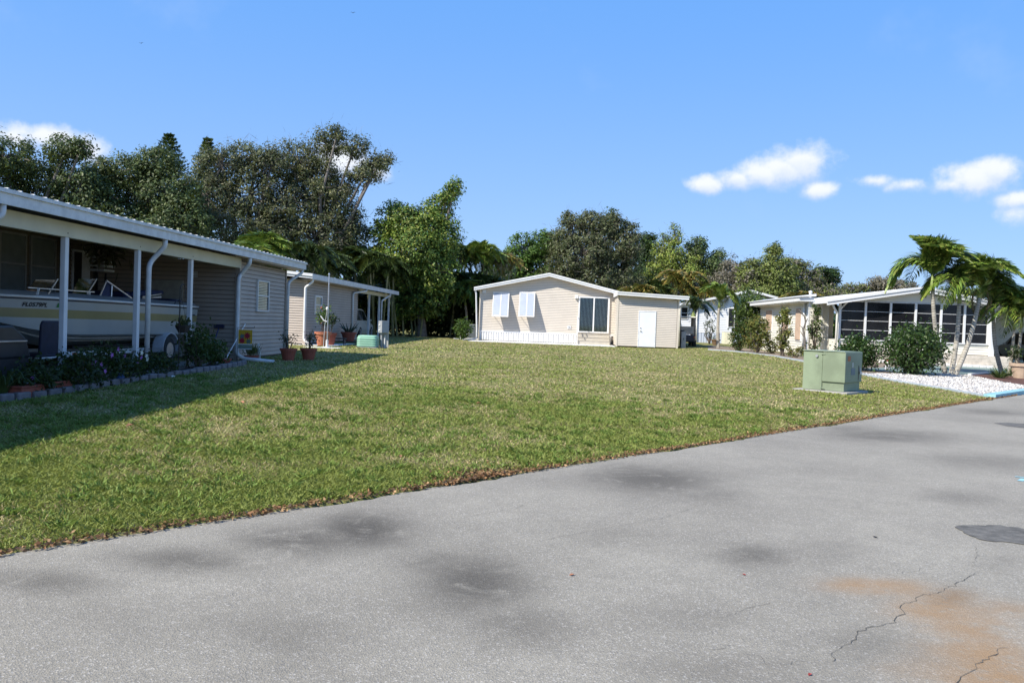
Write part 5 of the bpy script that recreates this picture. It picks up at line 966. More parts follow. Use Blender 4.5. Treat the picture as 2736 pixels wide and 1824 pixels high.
# ------------------------------------------------------------------ palms
def frond_mesh(L, arch, droop, n, ll, pal, seed, vshape=.5, w=.035):
    """pinnate frond along +X from the origin, arching down; one mesh"""
    rg = np.random.default_rng(seed); tt = np.linspace(0, 1, n)
    def rach(t_): return np.stack([L*(t_-.30*t_**3*droop), 0*t_, L*(arch*t_-(arch*.75+droop*.9)*t_**2.3)], -1)
    P_ = rach(tt); T_ = np.gradient(P_, axis=0); T_ /= np.linalg.norm(T_, axis=1, keepdims=True)
    V = []; Cc = []
    for i in range(2, n):
        t_ = tt[i]; lf = ll*(math.sin(math.pi*min(1, .12+.88*t_))**.55)*(1-.35*t_)*rg.uniform(.85, 1.12)
        for sg in (-1, 1):
            side = np.array([0, sg, 0.]); d = nrm(side*.8+T_[i]*.8+np.array([0, 0, vshape*(1-.6*t_)-.15])+rg.normal(0, .1, 3)); e0 = P_[i]
            m1 = e0+d*lf*.5; d2 = nrm(d+np.array([0, 0, -.55-.7*rg.random()])); e1 = m1+d2*lf*.5
            n_ = nrm(np.cross(d, [0, 0, 1])+1e-6)*w*.5
            V += [e0-n_*.5, e0+n_*.5, m1+n_, m1-n_, m1-n_, m1+n_, e1+n_*.1, e1-n_*.1]
            c_ = np.array(pal[rg.integers(len(pal))][:3])*rg.uniform(.75, 1.25); Cc += [c_, c_]
    for i in range(n-1):                                # the midrib
        r = .022*(1-tt[i]*.85); u = np.array([0, r, 0]); v = np.array([0, 0, r*.7])
        V += [P_[i]-u, P_[i]+v, P_[i+1]+v, P_[i+1]-u, P_[i]+v, P_[i]+u, P_[i+1]+u, P_[i+1]+v]; c_ = np.array([.14, .19, .05]); Cc += [c_, c_]
    return npmesh('frond', np.array(V), 4, np.array(Cc), LEAFD)
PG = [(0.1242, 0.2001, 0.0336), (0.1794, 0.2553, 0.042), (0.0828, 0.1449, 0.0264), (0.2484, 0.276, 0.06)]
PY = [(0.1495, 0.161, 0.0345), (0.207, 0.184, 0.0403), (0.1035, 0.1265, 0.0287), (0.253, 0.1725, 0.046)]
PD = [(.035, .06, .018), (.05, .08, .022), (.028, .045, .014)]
PB = [(.12, .09, .05), (.16, .12, .07)]
FR = {'g': [frond_mesh(1.0, .9, .75, 54, .52, PG, s, .75, .042) for s in (1, 2, 3)], 'y': [frond_mesh(1.0, .95, .8, 30, .44, PY, s, .6, .055) for s in (4, 5)], 'd': [frond_mesh(1.0, .95, .8, 30, .44, PD, s, .6, .055) for s in (6, 7)], 'b': [frond_mesh(1.0, .2, 1.3, 30, .3, PB, 8)]}
palmM = M('palm_trunk', (.40, .37, .31), .85, .25, 4, .4, 25, fine=.3); shaftM = M('palm_crownshaft', (.20, .25, .07), .5, .15, 5)
def palm(label, base, crown, bend=.0, r=.085, nf=9, L=1.5, kind='g', name='palm_tree', shaft=.5, wob=.3, dead=0, side=None, el0=.42, group=None):
    o = thing(name, label, 'palm', base, group); b_ = np.array(base, float); c_ = np.array(crown, float); sd = np.array(side if side is not None else [1, 0, 0.])
    path = [b_-[0, 0, .08]]+[b_+(c_-b_)*t_+sd*bend*math.sin(math.pi*t_) for t_ in np.linspace(.04, 1, 14)]
    tr = MB().tube(path, [r*1.35]+[r*(1.15-.35*t_)*(1+.05*(i % 2)) for i, t_ in enumerate(np.linspace(0, 1, 14))], 10).build('trunk', palmM, o, smooth=True)
    for t_ in np.linspace(.06, .96, max(6, int(np.linalg.norm(c_-b_)/.11))):   # leaf scar rings
        q = b_+(c_-b_)*t_+sd*bend*math.sin(math.pi*t_); q2 = q+nrm(c_-b_)*.02; MB().tube([q, q2], r*(1.15-.35*t_)*1.05, 10).build('trunk_ring', M('palm_ring', (.2, .17, .13), .9, .3, 9), tr)
    d = nrm(path[-1]-path[-2]); top = c_+d*shaft
    if shaft > .05: MB().tube([c_-d*.02, c_+d*shaft*.35, top], [r*.95, r*1.0, r*.35], 10).build('crownshaft', shaftM, o, smooth=True)
    a0 = random.random()*6.28
    for k in range(nf):
        az = a0+2.4*k+random.uniform(-wob, wob); el = el0-.45+1.5*((k*.618) % 1); s_ = L*random.uniform(.85, 1.12)
        me = random.choice(FR[kind]); place('frond', me, o, top-b_-d*.05*shaft, (random.uniform(-.25, .25), -el, az), s_)
    for k in range(dead): place('frond', FR['b'][0], o, top-b_-d*.2*shaft, (0, .5, random.uniform(0, 6.28)), L*.6)
    return o
pb = on_t(2537, 1000)
def pt(px, py, Y): return on_Y(px, py, Y)
Yb = pb[1]
palm('tall left-leaning palm of the trio standing in white gravel', on_t(2526, 999), pt(2492, 775, Yb-.1), -.12, .085, 18, 1.9, shaft=.6, el0=.55)
palm('middle upright palm of the trio standing in white gravel', on_t(2541, 1001), pt(2563, 810, Yb), .06, .085, 18, 1.65, shaft=.5)
palm('right-leaning palm of the trio standing in white gravel', on_t(2552, 1002), pt(2617, 795, Yb+.2), .12, .09, 18, 1.75, shaft=.45, dead=4, el0=.5)
palm('thickest palm in the red mulch bed, left of two thin ones', on_t(2679, 1004), pt(2654, 850, on_t(2679, 1004)[1]), -.1, .08, 13, 1.7, shaft=.5)
palm('thin middle palm in the red mulch bed', on_t(2694, 1007), pt(2709, 880, on_t(2694, 1007)[1]), .04, .06, 12, 1.4, shaft=.4)
palm('thin right palm in the red mulch bed at the picture edge', on_t(2706, 1008), pt(2729, 875, on_t(2706, 1008)[1]), .05, .06, 13, 1.7, shaft=.4)
for k, (px, py, lab) in enumerate(((2672, 1012, 'spiky green tuft at the foot of the mulch bed palms'), (2712, 1008, 'low spiky plant beside the beige pot in mulch'))):
    b_ = on_t(px, py); o = thing('spiky_plant', lab, 'plant', b_); n = 110; cen = np.repeat([b_], n, 0)+RNG.normal(0, .07, (n, 3))*[1, 1, .1]; d_ = rand_dirs(n)*[1, 1, 0]+[0, 0, .75]; foliage('blades', cen, .5, [(.045, .075, .02), (.07, .1, .03)], o, LEAF, .08, 0, d_/np.linalg.norm(d_, axis=1, keepdims=True))
b_ = on_t(2728, 1012); potted('potted_plant', 'large beige urn pot with dark bushy plant at the right edge', b_, .42, .62, .7, 500, .12, dkg, 1.2, M('beige_pot', (.48, .36, .26), .7, .1, 5))

# ------------------------------------------------------------------ shrubs of the right lot
HG = [(.035, .07, .016, 4), (.055, .10, .022, 2), (.022, .042, .012, 2), (.16, .2, .10, .25)]
OL = [(.12, .14, .03, 3), (.18, .17, .04, 2), (.07, .1, .025, 2), (.25, .18, .05, .6)]
def hs_(px_c, base_y, rpx, top_y, lab, pal, n, size, nm='bush', cat='bush', mat=None, stems=8, dz=.0, z0f=.1, asp=.5):
    b_ = on_t(px_c, base_y); D_ = b_[1]; rx = rpx*D_/F; h = float(on_Y(px_c, top_y, D_)[2]-b_[2]); return shrub(nm, lab, cat, b_, rx*.9, rx*.75, h*.97, n, size, pal, stems, mat, z0f=z0f, aspect=asp)
hs_(2292, 990, 55, 903, 'dark green hedge bush directly behind the transformer cabinet', HG, 4200, .12, 'hedge_bush', mat=LEAFD)
hs_(2437, 1001, 82, 872, 'large rounded dark green hedge bush before the porch windows', HG, 8000, .12, 'hedge_bush', mat=LEAFD, stems=16)
hs_(2312, 960, 12, 878, 'thin pale green sprig rising behind the smaller hedge', OL, 90, .13, 'tall_sprig', 'plant', stems=3, z0f=.5)
hs_(1976, 938, 26, 862, 'dense green bush at the left end of the gravel edging', [(.05, .09, .02, 3), (.03, .055, .015, 2), (.15, .12, .04, .7)], 1500, .14)
hs_(2022, 943, 33, 845, 'olive yellow rounded bush next to the tall leafy bush', OL, 2000, .14)
hs_(2090, 951, 20, 822, 'narrow column-shaped yellow green shrub by the cream wall', [(.19, .2, .045, 3), (.11, .14, .03, 2), (.25, .22, .06, 1)], 1300, .13, 'column_shrub')
hs_(2063, 945, 18, 908, 'small yellowish shrub at the foot of the column shrub', OL, 400, .12)
hs_(2126, 955, 24, 926, 'low sparse reddish shrub left of the transformer cabinet', OL+[(.2, .1, .05, 1)], 420, .11)
hs_(2000, 930, 42, 770, 'tall dark leafy bush hiding the white home gable', [(.07, .115, .026, 3), (.11, .16, .036, 2), (.04, .07, .018, 2)], 4600, .18, 'tall_bush', stems=14, z0f=.22)
hs_(1894, 919, 17, 850, 'small sparse grey green sapling before the white wall', [(.07, .09, .05), (.1, .12, .06)], 330, .13, 'sapling', 'tree', stems=8, z0f=.3)
hs_(2176, 955, 15, 800, 'leafy vine plant climbing in front of white louvred wall', [(.045, .085, .02, 3), (.09, .13, .03, 2)], 700, .14, 'climbing_vine', 'vine', stems=5, z0f=.05)
b_ = on_t(2152, 955); DS = thing('dead_stem', 'bare crooked dead stem in front of the tan shutter', 'dead plant', b_); q = lambda x, y: on_Y(x, y, b_[1])
st_ = MB().tube([b_-[0, 0, .05], q(2150, 905), q(2146, 880), q(2153, 860), q(2148, 843), q(2138, 830), q(2134, 828)], [.07, .055, .05, .04, .035, .03, .02], 7).build('stem', barkM, DS)
for A_ in ([(2150, 905), (2142, 890), (2138, 884)], [(2152, 862), (2158, 850)], [(2146, 880), (2141, 872), (2136, 870)]): MB().tube([q(*p) for p in A_], [.03, .02, .008][:len(A_)], 5).build('twig', barkM, st_)
b_ = on_t(2206, 950); palm('small thin palm before the white louvred entry wall', b_, on_Y(2209, 848, b_[1]), .02, .05, 7, .95, 'g', shaft=.2)
b_ = on_t(1919, 930); palm('slim palm standing right of the beige shed by the white home', b_, on_Y(1921, 822, b_[1]), -.04, .09, 10, 1.55, 'g', shaft=.4)
b_ = on_t(1850, 924); palm('short stout palm close to the beige shed corner', b_, on_Y(1853, 850, b_[1]), .03, .16, 11, 1.5, 'd', shaft=.4)
hb = on_t(1912, 922); potted('potted_plant', 'small wooden tub planter at the slim palm foot', hb, .32, .4, .3, 60, .12, GP, 1.0, M('tub_wood', (.16, .1, .06), .8))
hs_(1235, 908, 22, 850, 'bright green shrub behind the air conditioning unit', [(.05, .10, .02, 3), (.09, .15, .03, 2)], 1200, .15)
b_ = on_t(1247, 903); palm('slim palm standing left of the beige gabled home', b_, on_Y(1244, 815, b_[1]), .05, .09, 11, 1.9, 'g', shaft=.35)

# ------------------------------------------------------------------ trees
def tree(name, label, Y, base_px, lobes, pal, size=.2, dens=1.0, twig=0, bark=None, depth=.8, aspect=.5, gap=.5, trunk_r=.28):
    bx = on_Y(base_px, 866, Y); base = np.array([bx[0], Y, float(terr(bx[0], Y))-.05]); o = thing(name, label, 'tree', base)
    cs = []; s_ = Y/F; wd = MB(); cents = []; cen_l = []
    fork = None
    L_ = [(on_Y(x, y, Y), rx*s_, ry*s_) for x, y, rx, ry in lobes]
    lo = min(l[0][2]-l[2] for l in L_); mid = np.mean([l[0] for l in L_], 0); fork = base+(mid-base)*.42; fork[2] = max(base[2]+1.0, min(fork[2], lo+.8))
    wd.tube([base-[0, 0, .2], base+(fork-base)*.5+RNG.normal(0, .12, 3)*[1, 1, 0], fork], [trunk_r*1.3, trunk_r, trunk_r*.8], 9)
    for c, rx, rz in L_:
        c = c+np.array([0, RNG.normal(0, rx*.35), 0]); ry = rx*depth
        m_ = fork+(c-fork)*.5+RNG.normal(0, .25, 3)*[1, 1, .5]+[0, 0, .2]
        wd.tube([fork, m_, c, c+[0, 0, rz*.4]], [trunk_r*.55, trunk_r*.36, trunk_r*.2, .02], 7)
        nc = int(max(14, 40*(rx*ry*rz)**(2/3)*dens)); d_ = rand_dirs(nc); k = RNG.uniform(.3, 1.0, (nc, 1))**.45
        sub = c+d_*k*[rx, ry, rz]*RNG.uniform(.85, 1.12, (nc, 1))
        for e in sub[::5 if not twig else 3][:50]:
            a = c+(e-c)*RNG.uniform(.0, .3); wd.tube([a, a+(e-a)*.5+RNG.normal(0, .1, 3), e+(e-c)*.08], [.05, .03, .008], 4, False)
        cents.append(sub); cen_l.append(c)
    sub = np.concatenate(cents); per = int(46*(.2/size)**1.2*gap/.5)
    cen = np.repeat(sub, per, 0); rr = np.repeat(RNG.uniform(.3, .75, (len(sub), 1)), per, 0)*RNG.random((len(cen), 1))**.5; cen = cen+rand_dirs(len(cen))*rr*[1, 1, .75]
    tr = wd.build('trunk', bark or barkM, o)
    outd = np.concatenate([s_2-c_2 for s_2, c_2 in zip(cents, cen_l)]); outd = np.repeat(outd/(np.linalg.norm(outd, axis=1, keepdims=True)+1e-6), per, 0)*.5+(cen-np.repeat(sub, per, 0))*1.2+[0, 0, .45]
    # clumps differ in tint as the foliage does
    base_t = np.repeat(RNG.uniform(.72, 1.28, (len(sub), 1)), per, 0)
    me = npmesh('crown', leaf_quads(cen-base, size, RNG, aspect, .15, out=outd), 4, tints(len(cen), pal)*base_t, LEAF); place('crown', me, o)
    if twig:
        n = len(sub)*4; st = np.repeat(sub, 4, 0)+RNG.normal(0, .3, (n, 3)); d_ = rand_dirs(n)+[0, 0, .3]; place('twigs', npmesh('twigs', leaf_quads(st-base, .7, RNG, .03, 0, d_), 4, tints(n, [(.2, .18, .16), (.14, .12, .1)]), LEAF), o)
    return o
OAK = [(0.0736, 0.1092, 0.0356, 4), (0.1069, 0.14, 0.0499, 3), (0.0475, 0.07, 0.0238, 3), (0.1425, 0.168, 0.0712, 1)]
OAKG = [(0.095, 0.1128, 0.0473, 3), (0.1306, 0.1375, 0.0675, 2), (0.0594, 0.0757, 0.0315, 2), (0.1662, 0.165, 0.09, 1)]
GRN = [(0.0822, 0.1587, 0.0273, 3), (0.1265, 0.2116, 0.0378, 2), (0.0569, 0.1058, 0.021, 2)]
LIM = [(0.2024, 0.2645, 0.045, 3), (0.3162, 0.3438, 0.08, 2), (0.1391, 0.1984, 0.035, 2)]
DKG = [(0.0345, 0.0667, 0.0196, 3), (0.0517, 0.092, 0.023, 2)]
GRY = [(.17, .155, .115, 3), (.22, .195, .155, 2), (.13, .125, .08, 2)]
OLV = [(0.157, 0.1996, 0.045, 3), (0.2053, 0.2318, 0.065, 2), (0.1087, 0.1417, 0.04, 2)]
tree('oak_tree', 'dark spreading oak at the far left above the carport roof', 44, 60, [(30,425,110,62),(165,405,62,44),(215,395,34,24),(110,500,150,85),(-60,500,130,110),(200,520,90,80),(60,600,200,80)], OAK, .19, 1.1)
tree('oak_tree', 'rounded dark oak behind the middle of the carport roof', 47, 380, [(340,455,70,42),(410,430,66,40),(310,540,120,85),(430,530,110,90),(270,470,60,50),(380,640,170,80),(490,600,90,90)], OAK, .19, 1.1)
tree('oak_tree', 'broad sparse oak with visible limbs left of the tall oak', 51, 640, [(590,440,70,60),(660,415,80,46),(560,530,90,80),(720,440,50,50),(660,520,90,70),(600,640,130,90),(720,640,100,90)], OAKG, .18, .85, 1)
tree('oak_tree', 'tallest oak with yellowish top and arm reaching right', 53, 830, [(790,430,70,60),(870,385,42,40),(905,370,30,24),(950,395,40,30),(1000,440,36,26),(975,470,50,24),(1020,425,24,20),(840,490,90,70),(900,540,70,70),(780,560,90,80),(850,640,110,80),(930,650,60,80),(940,600,36,50)], OAKG+[(.17, .17, .06, 1.2)], .18, .95, 1)
tree('bright_green_tree', 'bright green tree with pale upper branch right of the oaks', 54, 1130, [(1040,580,44,50),(1090,590,50,40),(1140,610,60,50),(1190,640,44,70),(1165,560,44,30),(1195,525,28,24),(1215,505,18,20),(1105,670,80,70),(1170,730,60,60),(1080,740,60,70),(1130,800,70,50),(1060,810,50,50),(1015,640,34,50),(1000,710,50,50)], GRN+LIM, .2, 1.4)
tree('green_tree', 'rounded green tree behind the left roof slope of the beige home', 74, 1410, [(1400,670,44,40),(1450,655,40,40),(1475,650,26,34),(1370,720,60,60),(1440,730,80,60),(1340,750,60,50)], GRN, .24, 1.1)
tree('oak_tree', 'big brown grey oak rising behind the beige home ridge', 72, 1580, [(1530,615,40,44),(1515,585,16,20),(1585,600,50,40),(1640,605,34,36),(1500,655,40,40),(1560,680,90,60),(1640,680,70,60),(1690,620,28,24),(1675,660,40,30),(1600,760,140,60),(1490,750,60,60)], OAKG+[(.10, .12, .05, 2)], .22, 1.0, 1)
tree('broadleaf_tree', 'dark glossy leaved tree just behind the big grey oak', 80, 1725, [(1720,660,34,36),(1735,640,16,16),(1740,700,50,50),(1630,600,26,40),(1730,760,80,50)], DKG, .28, 1.1)
tree('slender_tree', 'slender pale yellow green tree with leaning top branches', 76, 1785, [(1805,635,20,26),(1775,665,26,40),(1795,690,36,40),(1770,740,50,50),(1830,740,60,60)], LIM, .22, 1.0, 1)
tree('slender_tree', 'airy pale green tree with two separate leaf tufts', 77, 1880, [(1865,660,26,28),(1862,690,22,24),(1918,690,26,26),(1905,715,30,26),(1845,690,24,50),(1870,740,60,50),(1900,770,60,40)], [(.09, .14, .045, 3), (.13, .17, .06, 2), (.03, .05, .016, 1.5)], .22, 1.2)
tree('grey_shrub_tree', 'grey twiggy half bare tree behind the white home', 75, 1940, [(1930,745,36,30),(1975,720,50,34),(1950,775,60,30),(2010,760,60,40)], GRY, .22, .8, 1)
tree('olive_tree', 'olive green tree with an upright spray behind the white home', 73, 2050, [(2060,690,22,34),(2075,665,14,16),(2020,730,50,40),(2075,735,60,50),(2050,780,100,36)], OLV, .22, 1.0)
tree('grey_shrub_tree', 'grey olive twiggy tree behind the cream home roof', 76, 2120, [(2120,720,40,34),(2090,705,24,24),(2150,745,44,44),(2120,780,90,34),(2200,785,70,24)], GRY+OLV, .22, .8, 1)
tree('broadleaf_tree', 'round dark green tree above the right end of the cream roof', 78, 2195, [(2185,735,26,22),(2222,738,22,24),(2200,765,40,24),(2170,770,30,24)], DKG, .26, 1.2)
tree('distant_tree', 'faint grey distant tree top left of the palm crowns', 105, 2360, [(2360,760,44,20),(2330,772,30,12),(2400,770,44,16)], GRY, .28, .9, 1)
tree('distant_tree', 'small distant tree top showing over the cream roof', 105, 2275, [(2275,772,26,12),(2310,768,14,12),(2250,785,40,10)], GRY+OLV, .28, .9)
tree('distant_tree', 'dark distant tree top seen between the palm crowns', 105, 2560, [(2540,780,40,12),(2600,785,60,12),(2680,785,60,14)], DKG, .28, .9)
for x, y, lab in ((452, 357, 'taller pointed pine top poking above the oaks'), (556, 368, 'smaller pointed pine top poking above the oaks')):
    Y = 70; tp = on_Y(x, y, Y); b_ = np.array([tp[0], Y, .45]); o = thing('norfolk_pine', lab, 'tree', b_); MB().tube([b_, tp], [.25, .03], 7).build('trunk', barkD, o); cen = []; dd_ = []
    H_ = tp[2]-b_[2]
    for k in range(26):
        z = tp[2]-.25-k*.32; R_ = min(2.2, .25+k*.16)*(.75 if x > 500 else 1)
        for j in range(7):
            a = 2*math.pi*j/7+k*.4
            for r in np.linspace(.1, 1, 14): 
                for _ in range(3): cen.append([tp[0]+math.cos(a)*R_*r, Y+math.sin(a)*R_*r, z+.25*r*r*R_*.6]); dd_.append([math.cos(a)+random.gauss(0, .5), math.sin(a)+random.gauss(0, .5), .6])
    foliage('crown', np.array(cen)+RNG.normal(0, .05, (len(cen), 3)), .26, DKG, o, LEAF, .35, 0, np.array(dd_))
# clumping areca palms
def areca(label, px, top_py, Y, kind, n=3, L=2.2, base_z=None):
    bx = on_Y(px, 866, Y); z0 = float(terr(bx[0], Y)); o = thing('areca_palm', label, 'palm', (bx[0], Y, z0)); b_ = WO[o]; zt = float(on_Y(px, top_py, Y)[2])
    for k in range(n):
        q = b_+[random.uniform(-.6, .6)*min(n, 2)*.6, random.uniform(-.5, .5), 0]; c_ = q*[1, 1, 0]+[random.uniform(-.5, .5), 0, max(z0+.3, zt-L*.55-random.uniform(0, .8))]
        MB().tube([q, (q+c_)/2+RNG.normal(0, .08, 3), c_], [.07, .06, .05], 6).build('cane', M('areca_cane', (.2, .2, .09), .6), o)
        a0 = random.random()*6
        for j in range(9): place('frond', random.choice(FR[kind]), o, c_-b_, (random.uniform(-.2, .2), -random.uniform(.15, 1.15), a0+2.4*j), L*random.uniform(.8, 1.15))
    return o
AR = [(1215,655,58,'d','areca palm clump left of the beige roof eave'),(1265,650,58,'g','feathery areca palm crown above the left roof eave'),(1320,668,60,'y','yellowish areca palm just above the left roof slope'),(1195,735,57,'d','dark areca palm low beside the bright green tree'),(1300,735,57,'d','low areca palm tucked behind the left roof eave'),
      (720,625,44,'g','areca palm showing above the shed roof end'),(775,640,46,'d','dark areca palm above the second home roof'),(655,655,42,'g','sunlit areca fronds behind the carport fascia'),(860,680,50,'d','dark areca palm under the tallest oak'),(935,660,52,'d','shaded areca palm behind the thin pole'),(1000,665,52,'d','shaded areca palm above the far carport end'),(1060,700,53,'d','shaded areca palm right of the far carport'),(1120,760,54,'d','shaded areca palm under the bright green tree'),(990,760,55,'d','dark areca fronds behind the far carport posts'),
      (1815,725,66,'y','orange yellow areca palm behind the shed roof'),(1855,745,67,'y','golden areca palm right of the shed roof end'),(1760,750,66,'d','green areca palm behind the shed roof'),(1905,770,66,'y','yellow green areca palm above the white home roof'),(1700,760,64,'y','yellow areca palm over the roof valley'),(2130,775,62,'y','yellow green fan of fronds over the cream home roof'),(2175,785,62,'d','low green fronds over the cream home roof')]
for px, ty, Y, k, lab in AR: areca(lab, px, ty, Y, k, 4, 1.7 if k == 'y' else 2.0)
# dark undergrowth standing in the shade below the trees
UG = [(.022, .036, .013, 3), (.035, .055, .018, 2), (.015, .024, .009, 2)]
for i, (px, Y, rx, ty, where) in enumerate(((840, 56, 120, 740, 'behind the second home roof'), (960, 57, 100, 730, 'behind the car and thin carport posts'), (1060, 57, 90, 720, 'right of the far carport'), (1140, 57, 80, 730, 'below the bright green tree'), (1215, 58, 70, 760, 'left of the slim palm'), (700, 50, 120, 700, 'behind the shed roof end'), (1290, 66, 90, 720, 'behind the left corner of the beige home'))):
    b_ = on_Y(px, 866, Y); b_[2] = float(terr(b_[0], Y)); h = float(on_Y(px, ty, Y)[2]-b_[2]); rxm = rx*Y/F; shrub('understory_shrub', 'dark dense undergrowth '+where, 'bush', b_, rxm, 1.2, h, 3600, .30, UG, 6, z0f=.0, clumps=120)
# the wood far behind that closes the gaps
n = 46000; X_ = RNG.uniform(-75, 75, n); Y_ = RNG.uniform(84, 96, n); hgt = 5.2+1.6*np.sin(X_*.31)+1.1*np.sin(X_*.83+1)+RNG.normal(0, .3, n); hgt = np.where(X_ > 24, 3.2, hgt); Z_ = .3+hgt*RNG.uniform(0, 1, n)**.8
cc_ = np.column_stack([X_, Y_, Z_]); tag(place('far_wood', npmesh('far_wood', leaf_quads(cc_, .75, RNG, .7), 4, tints(n, OLV+GRN+DKG), LEAF)), 'low far-off wood closing the view behind all homes', 'wood', kind='stuff')

# ------------------------------------------------------------------ grass blades, litter, leaves, birds
def vis_lawn(n, y0, y1, dens_x=1.0):
    Y_ = RNG.uniform(y0, y1, n); X_ = RNG.uniform(-.70, .62, n)*Y_; P_ = np.column_stack([X_, Y_]); d = rd(X_, Y_)
    ok = d > .04+.05*RNG.random(n)
    ok &= ~((X_ < -7.72) & (Y_ < 21.2)) & ~((X_ < XL+.02) & (Y_ < 26.2)) & ~((X_ < X2+1.35) & (Y_ > Y20-.65) & (Y_ < 51.6)) & ~((X_ > x0-.35) & (X_ < xs1+.1) & (Y_ > YSH-.8)) & (Y_ < 56)
    ok &= ~inside(P_, [tuple(p[:2]) for p in E_]+[(40, 20), (40, 60), (9.6, 60)])
    tq = (P_-tC[:2]); al = tq@uL[:2]; ar = tq@uR[:2]; ok &= ~((al > -.27) & (al < wL+.37) & (ar > -.24) & (ar < wR+.27))
    return P_[ok]
def patchy(P_, f, ph): return .5+.25*np.sin(P_[:, 0]*f+ph+1.3*np.sin(P_[:, 1]*f*.7))+.25*np.sin(P_[:, 1]*f*1.3+ph*2+1.7*np.sin(P_[:, 0]*f*.6))
def grass(n, y0, y1, h, wd, seed):
    P_ = vis_lawn(n, y0, y1); m = len(P_)
    lush = .55*patchy(P_, 2.1, seed)+.25*patchy(P_, 5.5, seed+1)+.35*patchy(P_, .55, 2.2)
    keep = RNG.random(m) < .35+.75*lush; P_ = P_[keep]; lush = lush[keep]; m = len(P_)
    clump = np.round(P_/.09)*.09+RNG.normal(0, .022, P_.shape); P_ = np.where(RNG.random((m, 1)) < .6, clump, P_); ok2 = rd(P_[:, 0], P_[:, 1]) > .03; P_ = P_[ok2]; lush = lush[ok2]; m = len(P_)
    z = terr(P_[:, 0], P_[:, 1])+.004; b_ = np.column_stack([P_, z]); lean = RNG.normal(0, 1.0, (m, 2)); hh = h*RNG.uniform(.5, 1.25, m)*(.7+.5*lush)
    tip = b_+np.column_stack([lean*hh[:, None], hh]); a = RNG.uniform(0, 6.28, m); u = np.column_stack([np.cos(a), np.sin(a), 0*a])*wd*.5*RNG.uniform(.7, 1.3, (m, 1))
    mid = b_+(tip-b_)*.55+np.column_stack([0*a, 0*a, hh*.18])
    V = np.stack([b_-u*.8, b_+u*.8, mid+u, tip, mid-u], 1)
    dry = np.clip(RNG.random(m)*.9+.55-lush+.22*np.clip((P_[:, 1]-10)/12, 0, 1), 0, 1)[:, None]
    g1 = np.array([.215, .265, .055]); g2 = np.array([.305, .34, .09]); st_ = np.array([.5, .41, .22]); br = np.array([.28, .2, .11])
    mixg = g1+(g2-g1)*RNG.random((m, 1)); cl = np.where(dry > .79, st_, np.where(dry > .71, br, mixg))*RNG.uniform(.8, 1.2, (m, 1))
    return V.reshape(-1, 3), cl
VV = []; CC = []
for a in ((210000, 4.5, 9, .036, .0075, .3), (190000, 9, 16, .036, .011, .3), (110000, 16, 28, .034, .022, .3), (60000, 28, 50, .034, .045, .3)):
    v, c_ = grass(*a); VV.append(v); CC.append(c_)
tf = vis_lawn(1500, 4.6, 17); k_ = 34; cen = np.repeat(tf, k_, 0)+RNG.normal(0, .05, (len(tf)*k_, 2)); cen = cen[rd(cen[:, 0], cen[:, 1]) > .02]   # weeds and coarser tufts
m = len(cen); z = terr(cen[:, 0], cen[:, 1]); b_ = np.column_stack([cen, z]); hh = RNG.uniform(.03, .075, m); tip = b_+np.column_stack([RNG.normal(0, .8, (m, 2))*hh[:, None], hh]); a = RNG.uniform(0, 6.28, m); u = np.column_stack([np.cos(a), np.sin(a), 0*a])*.0065; mid = b_+(tip-b_)*.55+np.column_stack([0*a, 0*a, hh*.2])
VV.append(np.stack([b_-u*.7, b_+u*.7, mid+u, tip, mid-u], 1).reshape(-1, 3)); CC.append(np.array([.17, .25, .05])*RNG.uniform(.75, 1.3, (m, 1)))
tag(place('grass', npmesh('grass', np.concatenate(VV), 5, np.concatenate(CC), GRASS)), 'short patchy green and straw coloured lawn grass', 'grass', kind='stuff')
n = 8500; s_ = RNG.uniform(-2, 26, n); d_ = np.abs(RNG.normal(0, .085, n))*(.4+.9*np.abs(np.sin(s_*1.1+np.sin(s_*.37)*2)))-.03; bx = RNG.random(n) < .14; s_ = np.where(bx, 4.3+RNG.normal(0, .35, n), s_); d_ = np.where(bx, np.abs(RNG.normal(.1, .16, n)), d_)
lx_ = RA[0]+RD[0]*s_+RN[0]*d_; ly_ = RA[1]+RD[1]*s_+RN[1]*d_; lz_ = terr(lx_, ly_)+.012+RNG.uniform(0, .018, n); dr_ = rand_dirs(n)*[1, 1, .35]
tag(place('leaf_litter', npmesh('leaf_litter', leaf_quads(np.column_stack([lx_, ly_, lz_]), .038, RNG, .6, 0, dr_), 4, tints(n, [(.24, .13, .06), (.17, .085, .04), (.32, .2, .1), (.1, .06, .035)], jit=.35), leafmat('dry_litter', .8, .05))), 'brown dry leaf litter along the asphalt edge', 'leaf litter', kind='stuff')
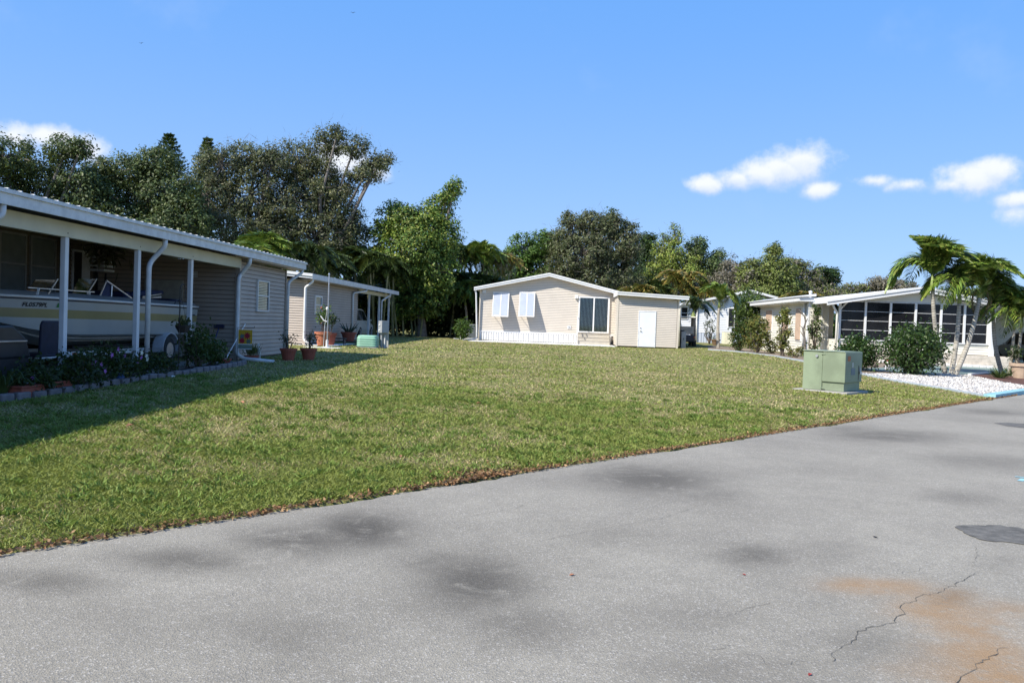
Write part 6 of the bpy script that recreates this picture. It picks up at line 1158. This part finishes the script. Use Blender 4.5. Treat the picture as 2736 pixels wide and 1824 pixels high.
tan_ = M('dry_leaf', (.34, .15, .08), .8, .2, 30); redl = M('red_leaf', (.3, .04, .03), .7, .2, 30)
for px, py, lw, m_, lab in ((348, 1147, .11, tan_, 'curled tan fallen leaf on the grass nearest the roof shadow'), (646, 1083, .12, tan_, 'tan fallen leaf on sunny grass below the flag'), (1278, 1084, .1, tan_, 'lone tan fallen leaf in the middle of the lawn'), (1070, 1230, .07, tan_, 'small brown leaf on the front lawn'), (1988, 1536, .03, redl, 'small red leaf lying on the asphalt'), (2164, 1803, .028, redl, 'tiny red leaf at the bottom of the asphalt'), (1528, 1537, .04, tan_, 'tiny orange leaf on the middle of the road'), (2338, 1436, .045, M('dark_leaf', (.05, .045, .04), .8), 'dark leaf lying left of the asphalt patch')):
    p = on_t(px, py); p[2] += .045 if rd(p[0], p[1]) > 0 else .003; a = random.random()*3; d = np.array([math.cos(a), math.sin(a), 0]); e = np.array([-d[1], d[0], 0])
    mb = MB(); mb.add([p-d*lw*.5, p-d*.15*lw+e*lw*.28+[0, 0, lw*.22], p+d*lw*.2+e*lw*.22+[0, 0, lw*.2], p+d*lw*.5+[0, 0, lw*.12], p+d*lw*.2-e*lw*.22+[0, 0, lw*.22], p-d*.15*lw-e*lw*.28+[0, 0, lw*.16], p+[0, 0, lw*.04]], [(0, 1, 6), (1, 2, 6), (2, 3, 6), (3, 4, 6), (4, 5, 6), (5, 0, 6)])
    tag(mb.build('fallen_leaf', m_, loc=p), lab, 'leaf')
for px, py, s_, lab in ((943, 35, .26, 'tiny dark bird flying near the top of the sky'), (377, 116, .24, 'tiny dark bird gliding in the upper left sky')):
    p = on_Y(px, py, 70); B_ = thing('bird', lab, 'bird', p); MB().ell(p, s_*.13, s_*.3, s_*.12).build('body', blackM, B_, smooth=True)
    for sg in (-1, 1): MB().add([p+[0, -.12*s_, 0], p+[sg*.45*s_, -.05*s_, .28*s_], p+[sg*.9*s_, .15*s_, .2*s_], p+[sg*.4*s_, .12*s_, .22*s_], p+[0, .12*s_, 0]], [(0, 1, 3, 4), (1, 2, 3)]).build('wing', blackM, B_)
